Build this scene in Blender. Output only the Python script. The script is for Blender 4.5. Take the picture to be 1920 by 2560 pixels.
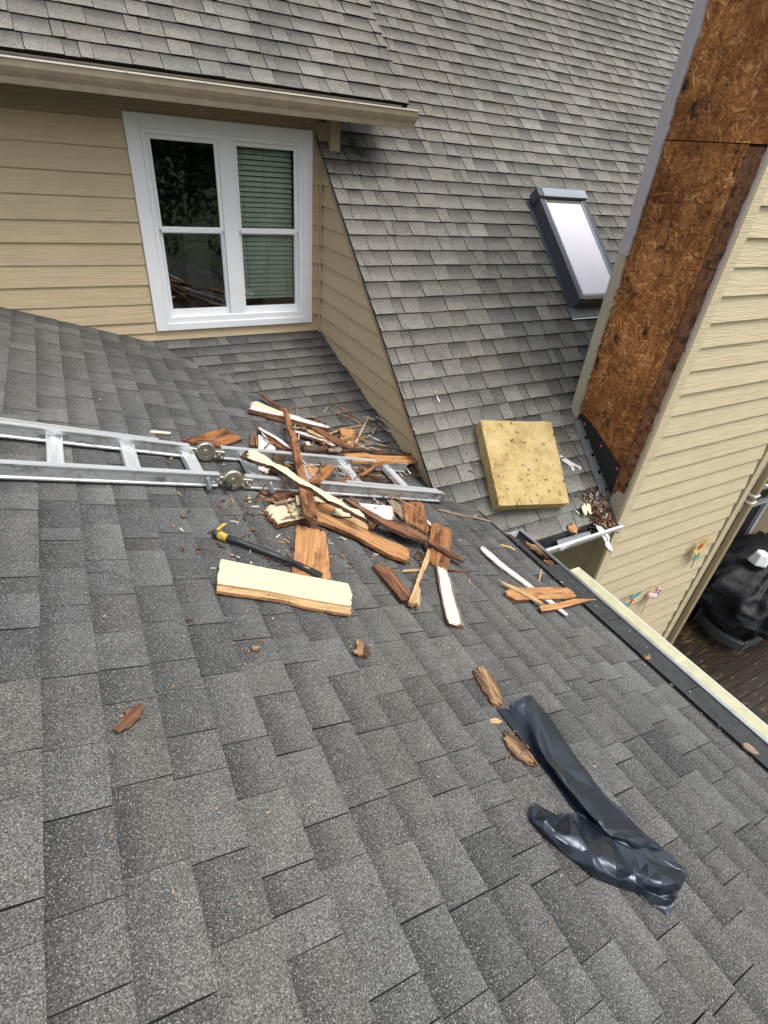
import bpy, bmesh, math, random
from mathutils import Vector, Matrix, noise as mnoise

random.seed(7)
for o in list(bpy.data.objects):
    bpy.data.objects.remove(o)
SC = bpy.context.scene
COL = SC.collection

# ------------------------------------------------------------------ camera
RM = ((0.88002729, -0.46781613, 0.08185373),
      (-0.20895916, -0.53617731, -0.81783247),
      (0.42648334, 0.70261081, -0.56960514))
FPX = 1320.61
cam = bpy.data.cameras.new('camera')
cam.sensor_fit = 'HORIZONTAL'
cam.sensor_width = 36.0
cam.lens = FPX / 1920.0 * 36.0
cam.clip_start = 0.02
cam.clip_end = 600
cam_o = bpy.data.objects.new('camera', cam)
COL.objects.link(cam_o)
cam_o.matrix_world = Matrix((
    (RM[0][0], -RM[1][0], -RM[2][0], 0), (RM[0][1], -RM[1][1], -RM[2][1], 0),
    (RM[0][2], -RM[1][2], -RM[2][2], 0), (0, 0, 0, 1)))
SC.camera = cam_o

# ------------------------------------------------------------------ sky and sun (overcast)
SUN_EL, SUN_AZ = math.radians(66), math.radians(152)     # azimuth from +Y, clockwise
w = bpy.data.worlds.new('World')
SC.world = w
w.use_nodes = True
nt = w.node_tree
nt.nodes.clear()
sky = nt.nodes.new('ShaderNodeTexSky')
sky.sky_type = 'NISHITA'
sky.sun_disc = False
sky.sun_elevation = SUN_EL
sky.sun_rotation = SUN_AZ
sky.air_density = 1.6
sky.dust_density = 4.0
sky.ozone_density = 1.0
hs = nt.nodes.new('ShaderNodeHueSaturation')
hs.inputs['Saturation'].default_value = 0.22
bg = nt.nodes.new('ShaderNodeBackground')
bg.inputs['Strength'].default_value = 0.15
wo = nt.nodes.new('ShaderNodeOutputWorld')
nt.links.new(sky.outputs[0], hs.inputs['Color'])
nt.links.new(hs.outputs[0], bg.inputs[0])
nt.links.new(bg.outputs[0], wo.inputs[0])
sl = bpy.data.lights.new('sun', 'SUN')
sl.energy = 1.3
sl.angle = math.radians(22)
sl.color = (1.0, 0.97, 0.92)
so = bpy.data.objects.new('sun', sl)
COL.objects.link(so)
sd = Vector((math.sin(SUN_AZ) * math.cos(SUN_EL), math.cos(SUN_AZ) * math.cos(SUN_EL), math.sin(SUN_EL)))
so.rotation_euler = sd.to_track_quat('Z', 'Y').to_euler()
SC.view_settings.view_transform = 'Standard'
SC.view_settings.look = 'None'
SC.view_settings.gamma = 1.0
SC.view_settings.use_curve_mapping = False
SC.view_settings.exposure = 0.62

# ------------------------------------------------------------------ survey of the place (metres, camera at the origin)
TA = 1.0 / 3.0                       # porch roof falls 4 in 12 towards +X
AA = math.atan(TA)
NA = Vector((math.sin(AA), 0, math.cos(AA)))
DA = -1.3367
SB, KB = 0.245, -1.57 - 0.245 * 4.958     # cricket roof z = SB*y + KB
SCs, KC = 0.8825, -4.351                  # main roof
SD, KD = 0.839, -3.578                    # dormer roof
NB = Vector((0, -SB, 1)).normalized()
NC = Vector((0, -SCs, 1)).normalized()
ND = Vector((0, -SD, 1)).normalized()
DB = KB / math.sqrt(1 + SB * SB)
DC = KC / math.sqrt(1 + SCs * SCs)
DD = KD / math.sqrt(1 + SD * SD)
YW = 4.958                                # window wall
EXP = 0.143                               # shingle exposure


def ray(px, py):
    c = ((px - 960) / FPX, (py - 1280) / FPX, 1.0)
    return Vector([sum(RM[i][k] * c[i] for i in range(3)) for k in range(3)]).normalized()


def hit(n, d, px, py):
    v = ray(px, py)
    return v * (d / n.dot(v))


def surf(px, py, h=0.0):
    """first roof surface (raised by h) met along the sight line: returns point"""
    v = ray(px, py)
    best = None
    for n, d, ok in ((NA, DA, lambda p: p.x < 2.5), (NB, DB, lambda p: p.x < 2.1), (NC, DC, lambda p: p.x > 1.95)):
        q = n.dot(v)
        if q >= 0:
            continue
        t = (d + h) / q
        p = v * t
        if t > 0 and ok(p) and (best is None or t < best):
            best = t
    if best is None:
        best = (DA + h) / NA.dot(v)
    return v * best


def proj(p):
    q = [sum(RM[i][k] * p[k] for k in range(3)) for i in range(3)]
    if q[2] <= 0.05:
        return None
    return (q[0] / q[2] * FPX + 960, q[1] / q[2] * FPX + 1280)


def onA(x, y, h=0.0):
    return Vector((x, y, DA / math.cos(AA) - TA * x)) + NA * h


def onC(x, y, h=0.0):
    return Vector((x, y, SCs * y + KC)) + NC * h


# ------------------------------------------------------------------ materials
MATS = {}


class NB_:
    def __init__(self, name):
        m = bpy.data.materials.new(name)
        m.use_nodes = True
        self.m = m
        self.t = m.node_tree
        self.t.nodes.clear()
        self.out = self.n('ShaderNodeOutputMaterial')
        self.b = self.n('ShaderNodeBsdfPrincipled')
        self.l(self.b.outputs[0], self.out.inputs[0])
        MATS[name] = m

    def n(self, t, **k):
        x = self.t.nodes.new(t)
        for a, v in k.items():
            setattr(x, a, v)
        return x

    def l(self, a, b):
        self.t.links.new(a, b)

    def coord(self, kind='Object', scale=(1, 1, 1), rnd=True):
        if kind == 'World':
            src = self.n('ShaderNodeNewGeometry').outputs['Position']
        else:
            src = self.n('ShaderNodeTexCoord').outputs[kind]
        mp = self.n('ShaderNodeMapping')
        mp.inputs['Scale'].default_value = scale
        self.l(src, mp.inputs['Vector'])
        if rnd and kind != 'World':
            oi = self.n('ShaderNodeObjectInfo')
            mu = self.n('ShaderNodeMath', operation='MULTIPLY')
            mu.inputs[1].default_value = 37.0
            self.l(oi.outputs['Random'], mu.inputs[0])
            cb = self.n('ShaderNodeCombineXYZ')
            for i in range(3):
                self.l(mu.outputs[0], cb.inputs[i])
            self.l(cb.outputs[0], mp.inputs['Location'])
        return mp.outputs[0]

    def noise(self, co, scale, detail=4, rough=0.6, dist=0.0):
        x = self.n('ShaderNodeTexNoise')
        x.inputs['Scale'].default_value = scale
        x.inputs['Detail'].default_value = detail
        x.inputs['Roughness'].default_value = rough
        x.inputs['Distortion'].default_value = dist
        self.l(co, x.inputs['Vector'])
        return x.outputs['Fac']

    def ramp(self, fac, stops, interp='LINEAR'):
        r = self.n('ShaderNodeValToRGB')
        r.color_ramp.interpolation = interp
        els = r.color_ramp.elements
        while len(els) < len(stops):
            els.new(0.5)
        for e, (p, c) in zip(els, stops):
            e.position = p
            e.color = (c, c, c, 1) if isinstance(c, (int, float)) else (*c, 1)
        self.l(fac, r.inputs['Fac'])
        return r.outputs['Color']

    def mix(self, fac, a, b, mode='MIX'):
        x = self.n('ShaderNodeMix', data_type='RGBA', blend_type=mode)
        for s, v in ((0, fac), (6, a), (7, b)):
            if isinstance(v, (int, float)):
                x.inputs[s].default_value = v
            elif isinstance(v, tuple):
                x.inputs[s].default_value = (*v, 1)
            else:
                self.l(v, x.inputs[s])
        return x.outputs[2]

    def math(self, op, a, b=0.0, c=None):
        x = self.n('ShaderNodeMath', operation=op)
        for i, v in enumerate((a, b) if c is None else (a, b, c)):
            if isinstance(v, (int, float)):
                x.inputs[i].default_value = v
            else:
                self.l(v, x.inputs[i])
        return x.outputs[0]

    def bump(self, h, strength=0.3, dist=0.01):
        x = self.n('ShaderNodeBump')
        x.inputs['Strength'].default_value = strength
        x.inputs['Distance'].default_value = dist
        self.l(h, x.inputs['Height'])
        self.l(x.outputs[0], self.b.inputs['Normal'])

    def col(self, c):
        if isinstance(c, tuple):
            self.b.inputs['Base Color'].default_value = (*c, 1)
        else:
            self.l(c, self.b.inputs['Base Color'])
        return self

    def rough(self, r):
        if isinstance(r, (int, float)):
            self.b.inputs['Roughness'].default_value = r
        else:
            self.l(r, self.b.inputs['Roughness'])
        return self

    def metal(self, v):
        self.b.inputs['Metallic'].default_value = v
        return self

    def spec(self, v):
        self.b.inputs['Specular IOR Level'].default_value = v
        return self


def shingle_mat(name, dark, light, band, speck, warm, stain=None):
    M = NB_(name)
    co = M.coord('World')
    at = M.n('ShaderNodeAttribute', attribute_name='tint')
    sep = M.n('ShaderNodeSeparateColor')
    M.l(at.outputs['Color'], sep.inputs[0])
    base = M.ramp(sep.outputs[0], [(0.0, dark), (1.0, light)])
    # warm / cool granule blend from piece to piece
    base = M.mix(M.math('MULTIPLY', sep.outputs[1], 0.55), base, warm, 'MIX')
    # broad weathering over the whole slope
    big = M.noise(co, 1.1, 4, 0.6)
    base = M.mix(1.0, base, M.ramp(big, [(0.3, 0.72), (0.7, 1.18)]), 'MULTIPLY')
    wl = M.noise(co, 0.55, 3, 0.5)
    base = M.mix(M.ramp(wl, [(0.42, 0.0), (0.62, 0.55)]), base, warm)
    mid = M.noise(co, 14, 3, 0.6)
    scuff = M.noise(co, 4.2, 6, 0.72, 0.6)
    base = M.mix(M.ramp(scuff, [(0.60, 0.0), (0.74, 0.42)]), base, (0.05, 0.05, 0.051))
    base = M.mix(1.0, base, M.ramp(mid, [(0.3, 0.78), (0.7, 1.2)]), 'MULTIPLY')
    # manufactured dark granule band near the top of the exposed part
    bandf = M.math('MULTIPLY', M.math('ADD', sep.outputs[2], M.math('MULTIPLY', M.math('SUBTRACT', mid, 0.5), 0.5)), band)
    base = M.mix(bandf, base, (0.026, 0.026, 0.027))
    if stain:
        # mildew patch with a ragged edge
        vm = M.n('ShaderNodeVectorMath', operation='DISTANCE')
        M.l(co, vm.inputs[0])
        vm.inputs[1].default_value = stain[0]
        sd_ = M.math('ADD', M.math('DIVIDE', vm.outputs['Value'], stain[1]), M.math('MULTIPLY', M.math('SUBTRACT', mid, 0.5), 1.6))
        base = M.mix(M.ramp(sd_, [(0.05, 0.9), (0.9, 0.0)]), base, (0.012, 0.012, 0.013))
    # granules
    gr = M.noise(co, 250, 2, 0.85)
    base = M.mix(1.0, base, M.ramp(gr, [(0.32, 0.25), (0.5, 0.9), (0.68, 2.1)]), 'MULTIPLY')
    gv = M.n('ShaderNodeTexVoronoi')
    gv.inputs['Scale'].default_value = 290
    gv.inputs['Randomness'].default_value = 1.0
    M.l(co, gv.inputs['Vector'])
    sepv = M.n('ShaderNodeSeparateColor')
    M.l(gv.outputs['Color'], sepv.inputs[0])
    pale = M.math('MULTIPLY', M.ramp(sepv.outputs[0], [(0.76, 0.0), (1.0, 1.0)]), M.math('LESS_THAN', gv.outputs['Distance'], 0.5))
    base = M.mix(M.math('MULTIPLY', pale, speck), base, (0.42, 0.42, 0.40))
    M.col(base).rough(0.92).spec(0.25)
    M.bump(gr, 0.55, 0.004)
    return M.m


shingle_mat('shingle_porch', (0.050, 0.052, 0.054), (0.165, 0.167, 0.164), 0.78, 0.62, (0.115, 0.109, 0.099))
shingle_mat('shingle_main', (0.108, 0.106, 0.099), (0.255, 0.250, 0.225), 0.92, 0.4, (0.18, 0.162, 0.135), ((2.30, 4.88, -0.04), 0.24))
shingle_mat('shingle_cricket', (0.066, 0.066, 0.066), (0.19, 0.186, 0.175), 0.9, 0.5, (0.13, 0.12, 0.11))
M = NB_('asphalt_edge'); M.col((0.016, 0.016, 0.018)).rough(0.95)


def plain(name, c, r=0.6, var=0.12, scale=18, metal=0.0, spec=0.5, bump=0.0):
    M = NB_(name)
    co = M.coord('Object')
    nz = M.noise(co, scale, 5, 0.65)
    k = M.ramp(nz, [(0.25, 1 - var), (0.75, 1 + var)])
    M.col(M.mix(1.0, c, k, 'MULTIPLY')).rough(r).metal(metal).spec(spec)
    if bump:
        M.bump(nz, bump, 0.004)
    return M


def siding(name, c, dirt):
    M = NB_(name)
    co = M.coord('Object', (2.0, 30, 42))
    g = M.noise(co, 1.4, 6, 0.62, 1.6)
    co2 = M.coord('Object', (1, 1, 1))
    st = M.noise(co2, 2.6, 5, 0.65)
    c1 = M.mix(1.0, c, M.ramp(g, [(0.32, 0.90), (0.48, 1.0), (0.7, 1.05)]), 'MULTIPLY')
    c2 = M.mix(M.ramp(st, [(0.42, 0.0), (0.8, 0.55)]), c1, dirt)
    M.col(c2).rough(0.68).spec(0.3)
    M.bump(g, 0.8, 0.008)
    return M


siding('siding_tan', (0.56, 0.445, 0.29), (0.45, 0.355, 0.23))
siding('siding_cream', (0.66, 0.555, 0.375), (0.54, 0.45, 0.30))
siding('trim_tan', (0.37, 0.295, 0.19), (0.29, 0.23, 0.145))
siding('trim_taupe', (0.40, 0.36, 0.28), (0.30, 0.27, 0.21))
siding('trim_primer', (0.42, 0.39, 0.43), (0.36, 0.33, 0.32))
plain('white_vinyl', (0.80, 0.82, 0.85), 0.35, 0.03, 6)
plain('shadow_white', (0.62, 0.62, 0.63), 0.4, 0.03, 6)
plain('room_dark', (0.02, 0.022, 0.022), 0.9, 0.3, 3)
plain('blind', (0.74, 0.82, 0.74), 0.55, 0.05, 4)
plain('cord', (0.25, 0.33, 0.28), 0.7, 0.05, 4)
plain('gutter_tan', (0.36, 0.30, 0.215), 0.38, 0.22, 9)
plain('gutter_lip', (0.74, 0.69, 0.60), 0.35, 0.12, 14)
plain('gutter_white', (0.72, 0.72, 0.70), 0.35, 0.12, 14)
plain('gutter_inside', (0.030, 0.032, 0.034), 0.8, 0.5, 16, bump=0.4)
plain('pipe_cream', (0.44, 0.43, 0.28), 0.45, 0.16, 12)
plain('pipe_strap', (0.58, 0.52, 0.35), 0.45, 0.06, 12)
plain('drip_metal', (0.45, 0.47, 0.50), 0.3, 0.2, 24, metal=0.8)
plain('slate_metal', (0.052, 0.062, 0.08), 0.45, 0.12, 6)
plain('slate_metal_light', (0.30, 0.34, 0.39), 0.38, 0.12, 6)
plain('olive_seal', (0.13, 0.13, 0.10), 0.6, 0.12, 6)
plain('flashing_grey', (0.15, 0.158, 0.165), 0.5, 0.18, 12)
plain('membrane', (0.012, 0.012, 0.013), 0.55, 0.3, 20)
plain('red_cap', (0.45, 0.10, 0.07), 0.5, 0.1, 10)
plain('steel', (0.50, 0.47, 0.40), 0.32, 0.35, 30, metal=0.9)
plain('rubber', (0.015, 0.015, 0.017), 0.6, 0.2, 20)
plain('tool_black', (0.022, 0.024, 0.026), 0.42, 0.3, 40)
plain('tool_yellow', (0.46, 0.34, 0.05), 0.55, 0.6, 60)
plain('plastic_grey', (0.075, 0.08, 0.085), 0.5, 0.15, 8)
plain('plastic_grey2', (0.24, 0.26, 0.29), 0.45, 0.15, 8)
plain('plastic_white', (0.75, 0.77, 0.77), 0.45, 0.04, 8)
plain('galvanised', (0.62, 0.65, 0.68), 0.4, 0.25, 30, metal=0.55)
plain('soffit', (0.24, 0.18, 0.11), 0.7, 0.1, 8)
plain('petal', (0.75, 0.55, 0.22), 0.5, 0.15, 30)
plain('petal_red', (0.55, 0.10, 0.06), 0.5, 0.15, 30)
plain('leaf_green', (0.10, 0.32, 0.22), 0.5, 0.15, 30)
plain('teal', (0.08, 0.42, 0.42), 0.4, 0.15, 30)
plain('pink', (0.75, 0.48, 0.52), 0.5, 0.1, 30)
plain('wire', (0.20, 0.17, 0.12), 0.5, 0.1, 30)
plain('grass', (0.05, 0.075, 0.03), 0.95, 0.4, 2)
plain('leaf', (0.045, 0.07, 0.025), 0.8, 0.5, 3)
plain('bark', (0.09, 0.07, 0.05), 0.9, 0.3, 10)

# milky skylight dome
M = NB_('skylight_glass')
co = M.coord('Object')
nz = M.noise(co, 45, 4, 0.7)
M.col(M.ramp(nz, [(0.3, (0.80, 0.77, 0.84)), (0.7, (0.86, 0.84, 0.89))])).rough(0.5)

# window glass: mirror film over clear
M = NB_('window_glass')
M.t.nodes.remove(M.b)
fr = M.n('ShaderNodeFresnel'); fr.inputs[0].default_value = 1.5
tr = M.n('ShaderNodeBsdfTransparent'); tr.inputs[0].default_value = (0.94, 0.97, 0.95, 1)
gl = M.n('ShaderNodeBsdfGlossy'); gl.inputs['Roughness'].default_value = 0.02
ms = M.n('ShaderNodeMixShader')
fm = M.math('ADD', M.math('MULTIPLY', fr.outputs[0], 1.3), 0.02)
M.l(fm, ms.inputs[0]); M.l(tr.outputs[0], ms.inputs[1]); M.l(gl.outputs[0], ms.inputs[2])
M.l(ms.outputs[0], M.out.inputs[0])


def wood(name, c1, c2, stain, amt=0.5, rough=0.75, gs=1.0, bump=0.5):
    M = NB_(name)
    co = M.coord('Object', (2.2 * gs, 75 * gs, 75 * gs))
    g = M.noise(co, 1.0, 6, 0.7, 0.5)
    co2 = M.coord('Object', (5, 16, 16))
    s = M.noise(co2, 1.0, 6, 0.66, 0.4)
    co3 = M.coord('Object', (9, 11, 11))
    s2 = M.noise(co3, 1.3, 5, 0.7)
    base = M.ramp(g, [(0.25, tuple(v * 0.6 for v in c2)), (0.40, c2), (0.54, c1), (0.78, tuple(min(1, v * 1.2) for v in c1))])
    base = M.mix(M.ramp(s2, [(0.50, 0.0), (0.74, 0.6)]), base, (0.21, 0.165, 0.125))
    base = M.mix(M.ramp(s, [(0.60 - 0.22 * amt, 0.0), (0.76 - 0.2 * amt, 0.92)]), base, stain)
    # nail holes and pits
    vo = M.n('ShaderNodeTexVoronoi')
    vo.inputs['Scale'].default_value = 17
    M.l(M.coord('Object'), vo.inputs['Vector'])
    base = M.mix(M.math('LESS_THAN', vo.outputs['Distance'], 0.075), base, (0.015, 0.01, 0.008))
    M.col(base).rough(rough).spec(0.22)
    M.bump(g, bump, 0.008)
    return M


wood('wood_fresh', (0.50, 0.265, 0.115), (0.36, 0.165, 0.062), (0.13, 0.048, 0.022), 0.35)
wood('wood_pale', (0.54, 0.37, 0.19), (0.42, 0.26, 0.12), (0.22, 0.115, 0.045), 0.3)
wood('wood_red', (0.25, 0.115, 0.058), (0.14, 0.058, 0.03), (0.04, 0.02, 0.013), 0.6)
wood('wood_orange', (0.36, 0.16, 0.062), (0.22, 0.085, 0.032), (0.05, 0.02, 0.011), 0.65)
wood('wood_rot', (0.12, 0.065, 0.042), (0.052, 0.028, 0.02), (0.016, 0.010, 0.009), 0.6, 0.9, 1.3, 1.0)
wood('wood_grey', (0.29, 0.225, 0.16), (0.17, 0.125, 0.09), (0.08, 0.056, 0.042), 0.5)
wood('bark_pale', (0.46, 0.29, 0.155), (0.24, 0.13, 0.065), (0.06, 0.033, 0.02), 0.85, 0.9, 1.2, 1.0)


def paint(name, c, under, wear):
    M = NB_(name)
    co = M.coord('Object', (9, 26, 26))
    s = M.noise(co, 1.0, 6, 0.7, 0.8)
    co2 = M.coord('Object', (3, 60, 60))
    g = M.noise(co2, 1.0, 4, 0.6)
    base = M.mix(1.0, c, M.ramp(g, [(0.3, 0.94), (0.7, 1.03)]), 'MULTIPLY')
    M.col(M.mix(M.ramp(s, [(0.74 - wear, 0.0), (0.77 - wear, 1.0)]), base, under)).rough(0.6).spec(0.3)
    M.bump(s, 0.4, 0.004)
    return M


paint('paint_cream', (0.66, 0.60, 0.41), (0.17, 0.10, 0.055), 0.10)
paint('paint_cream_worn', (0.58, 0.53, 0.38), (0.15, 0.095, 0.06), 0.20)
paint('paint_white', (0.66, 0.62, 0.62), (0.17, 0.095, 0.06), 0.12)
paint('paint_cream_f', (0.60, 0.555, 0.39), (0.40, 0.31, 0.19), 0.06)
paint('paint_white_f', (0.58, 0.555, 0.51), (0.36, 0.29, 0.22), 0.07)
paint('paint_white_worn', (0.62, 0.58, 0.57), (0.17, 0.10, 0.07), 0.20)

# oriented strand board: stretched flakes at three angles with mould
M = NB_('osb')
acc = tone = None
for ang, sx, off in ((0.25, 1.0, 0), (1.15, 1.2, 3), (2.1, 0.9, 7), (2.75, 1.1, 11)):
    tc = M.n('ShaderNodeTexCoord')
    m1 = M.n('ShaderNodeMapping')
    m1.inputs['Rotation'].default_value = (ang, 0, 0)
    m1.inputs['Location'].default_value = (off, off, off)
    m2 = M.n('ShaderNodeMapping')
    m2.inputs['Scale'].default_value = (8, 17 * sx, 110 * sx)
    M.l(tc.outputs['Object'], m1.inputs['Vector'])
    M.l(m1.outputs[0], m2.inputs['Vector'])
    v = M.n('ShaderNodeTexVoronoi')
    v.inputs['Scale'].default_value = 1.0
    M.l(m2.outputs[0], v.inputs['Vector'])
    s3 = M.n('ShaderNodeSeparateColor')
    M.l(v.outputs['Color'], s3.inputs[0])
    if acc is None:
        acc, tone = s3.outputs[0], s3.outputs[1]
    else:
        gt = M.math('GREATER_THAN', s3.outputs[0], acc)
        tone = M.math('ADD', M.math('MULTIPLY', gt, s3.outputs[1]), M.math('MULTIPLY', M.math('SUBTRACT', 1.0, gt), tone))
        acc = M.math('MAXIMUM', acc, s3.outputs[0])
co = M.coord('Object', (1, 1, 1))
flake = M.ramp(tone, [(0.0, (0.20, 0.075, 0.026)), (0.45, (0.34, 0.148, 0.052)), (0.82, (0.43, 0.20, 0.075)), (1.0, (0.64, 0.37, 0.17))])
wet = M.noise(co, 1.7, 6, 0.66)
flake = M.mix(1.0, flake, M.ramp(wet, [(0.34, (0.40, 0.33, 0.30)), (0.5, (0.85, 0.8, 0.78)), (0.66, (1.3, 1.25, 1.15))]), 'MULTIPLY')
stk = M.noise(M.coord('Object', (1, 22, 2.2)), 1.6, 7, 0.72)
flake = M.mix(1.0, flake, M.ramp(stk, [(0.3, (0.5, 0.44, 0.40)), (0.55, (1.0, 1.0, 1.0)), (0.75, (1.12, 1.1, 1.05))]), 'MULTIPLY')
mould = M.noise(co, 5.0, 6, 0.72)
flake = M.mix(M.ramp(mould, [(0.56, 0.0), (0.66, 0.94)]), flake, (0.020, 0.013, 0.009))
M.col(flake).rough(0.85).spec(0.2)
M.bump(acc, 0.35, 0.005)

# aluminium with scuffs and paint smears
M = NB_('aluminium')
co = M.coord('Object', (3, 30, 30)); co2 = M.coord('Object', (9, 9, 9))
g = M.noise(co, 1, 5, 0.7); s = M.noise(co2, 1, 6, 0.7)
c = M.ramp(g, [(0.3, (0.52, 0.54, 0.55)), (0.7, (0.78, 0.80, 0.82))])
c = M.mix(M.ramp(s, [(0.50, 0.0), (0.64, 0.7)]), c, (0.27, 0.225, 0.165))
s_ = M.noise(M.coord('Object', (5, 40, 14)), 1.3, 5, 0.7)
c = M.mix(M.ramp(s_, [(0.58, 0.0), (0.66, 0.8)]), c, (0.16, 0.155, 0.15))
M.col(c).metal(0.75).rough(M.ramp(s, [(0.3, 0.28), (0.7, 0.6)]))
M = NB_('aluminium_bright')
co = M.coord('Object', (3, 40, 40)); g = M.noise(co, 1, 5, 0.7)
M.col(M.ramp(g, [(0.3, (0.68, 0.70, 0.72)), (0.7, (0.90, 0.92, 0.94))])).metal(0.6).rough(0.34)

# black polythene
M = NB_('polythene')
M.col((0.010, 0.013, 0.022)).rough(0.30).spec(0.8)
M.b.inputs['Specular Tint'].default_value = (0.78, 0.88, 1.0, 1)
co = M.coord('Object'); nz = M.noise(co, 16, 4, 0.6); M.bump(nz, 0.12, 0.008)
M = NB_('polythene_matt')
M.col((0.008, 0.009, 0.011)).rough(0.55).spec(0.3)
co = M.coord('Object'); nz = M.noise(co, 7, 4, 0.6); M.bump(nz, 0.5, 0.03)

# yellow foam board
M = NB_('foam')
co = M.coord('Object'); nz = M.noise(co, 7, 5, 0.65); fine = M.noise(co, 90, 3, 0.7)
c = M.ramp(nz, [(0.28, (0.31, 0.21, 0.085)), (0.48, (0.46, 0.34, 0.15)), (0.75, (0.55, 0.43, 0.22))])
c = M.mix(1.0, c, M.ramp(fine, [(0.3, 0.9), (0.7, 1.06)]), 'MULTIPLY')
sp = M.noise(M.coord('Object', (1, 1, 1)), 26, 5, 0.6, 0.8)
c = M.mix(M.ramp(sp, [(0.60, 0.0), (0.65, 0.9)]), c, (0.05, 0.04, 0.02))
M.col(c).rough(0.85).spec(0.2); M.bump(fine, 0.3, 0.004)

# weathered deck
M = NB_('deck_wood')
co = M.coord('Object', (3, 40, 40)); g = M.noise(co, 1, 5, 0.7)
co2 = M.coord('Object', (6, 22, 22)); s = M.noise(co2, 1, 5, 0.65, 0.5)
c = M.ramp(g, [(0.3, (0.008, 0.005, 0.003)), (0.7, (0.027, 0.017, 0.010))])
M.col(M.mix(M.ramp(s, [(0.56, 0.0), (0.68, 0.7)]), c, (0.17, 0.105, 0.045))).rough(0.42).spec(0.4)
M.bump(g, 0.5, 0.006)


def mt(n):
    return MATS[n]


# ------------------------------------------------------------------ mesh helpers
def put(name, verts, faces, mats, parent=None, slots=None, frame=None, smooth=False, origin=None):
    """one mesh object from world-space verts; its own origin at the centroid (or frame = Matrix)"""
    if isinstance(mats, str):
        mats = [mats]
    me = bpy.data.meshes.new(name)
    if frame is None:
        c = origin if origin is not None else sum((Vector(v) for v in verts), Vector()) / len(verts)
        frame = Matrix.Translation(c)
    inv = frame.inverted()
    me.from_pydata([inv @ Vector(v) for v in verts], [], faces)
    for m in mats:
        me.materials.append(mt(m))
    if slots:
        for p, s in zip(me.polygons, slots):
            p.material_index = s
    if smooth:
        for p in me.polygons:
            p.use_smooth = True
    me.update()
    o = bpy.data.objects.new(name, me)
    COL.objects.link(o)
    if parent is not None:
        o.parent = parent
        o.matrix_local = PW[parent.name].inverted() @ frame
    else:
        o.matrix_world = frame
    PW[o.name] = frame
    return o


PW = {}


def thing(name, label, cat, loc, group=None):
    o = bpy.data.objects.new(name, None)
    COL.objects.link(o)
    o.location = loc
    PW[o.name] = Matrix.Translation(Vector(loc))
    tag(o, label, cat, group)
    return o


def tag(o, label, cat, group=None):
    o['label'] = label
    o['category'] = cat
    if group:
        o['group'] = group
    return o


def struct(o, label=None):
    o['kind'] = 'structure'
    if label:
        o['label'] = label
    return o


def boxv(x0, x1, y0, y1, z0, z1):
    v = [(x0, y0, z0), (x1, y0, z0), (x1, y1, z0), (x0, y1, z0), (x0, y0, z1), (x1, y0, z1), (x1, y1, z1), (x0, y1, z1)]
    f = [(3, 2, 1, 0), (4, 5, 6, 7), (0, 1, 5, 4), (1, 2, 6, 5), (2, 3, 7, 6), (3, 0, 4, 7)]
    return v, f


def box(name, x0, x1, y0, y1, z0, z1, mat, parent=None, bev=0.0):
    v, f = boxv(x0, x1, y0, y1, z0, z1)
    o = put(name, v, f, mat, parent)
    if bev:
        bevel(o, bev)
    return o


def bevel(o, wd, seg=2):
    bm = bmesh.new()
    bm.from_mesh(o.data)
    bmesh.ops.bevel(bm, geom=bm.edges[:], offset=wd, segments=seg, affect='EDGES', profile=0.5)
    bm.to_mesh(o.data)
    bm.free()


def obox(p, ex, ey, ez, lx, ly, lz):
    """oriented box verts, p = corner"""
    v = []
    for c in (0, 1):
        for a, b in ((0, 0), (1, 0), (1, 1), (0, 1)):
            v.append(p + ex * lx * a + ey * ly * b + ez * lz * c)
    f = [(3, 2, 1, 0), (4, 5, 6, 7), (0, 1, 5, 4), (1, 2, 6, 5), (2, 3, 7, 6), (3, 0, 4, 7)]
    return v, f


def frame_of(p, ex, ez):
    ex = ex.normalized()
    ez = (ez - ex * ez.dot(ex)).normalized()
    ey = ez.cross(ex)
    return Matrix(((ex.x, ey.x, ez.x, p.x), (ex.y, ey.y, ez.y, p.y), (ex.z, ey.z, ez.z, p.z), (0, 0, 0, 1)))


def sweep(name, prof, p0, p1, up, mat, parent=None, closed=True, cap=True, slots=None, mats=None):
    """profile (a across, b up) pushed from p0 to p1"""
    p0, p1 = Vector(p0), Vector(p1)
    F = frame_of(p0, p1 - p0, Vector(up))
    ey = Vector(F.col[1][:3])
    ez = Vector(F.col[2][:3])
    n = len(prof)
    v = [p0 + ey * a + ez * b for a, b in prof] + [p1 + ey * a + ez * b for a, b in prof]
    f = []
    for i in range(n if closed else n - 1):
        j = (i + 1) % n
        f.append((i, j, n + j, n + i))
    sl_ = [0] * len(f) if slots is None else list(slots)
    if closed and cap:
        f.append(tuple(range(n - 1, -1, -1)))
        f.append(tuple(range(n, 2 * n)))
        sl_ += [0, 0]
    return put(name, v, f, mats or mat, parent, frame=F, slots=sl_)


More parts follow.
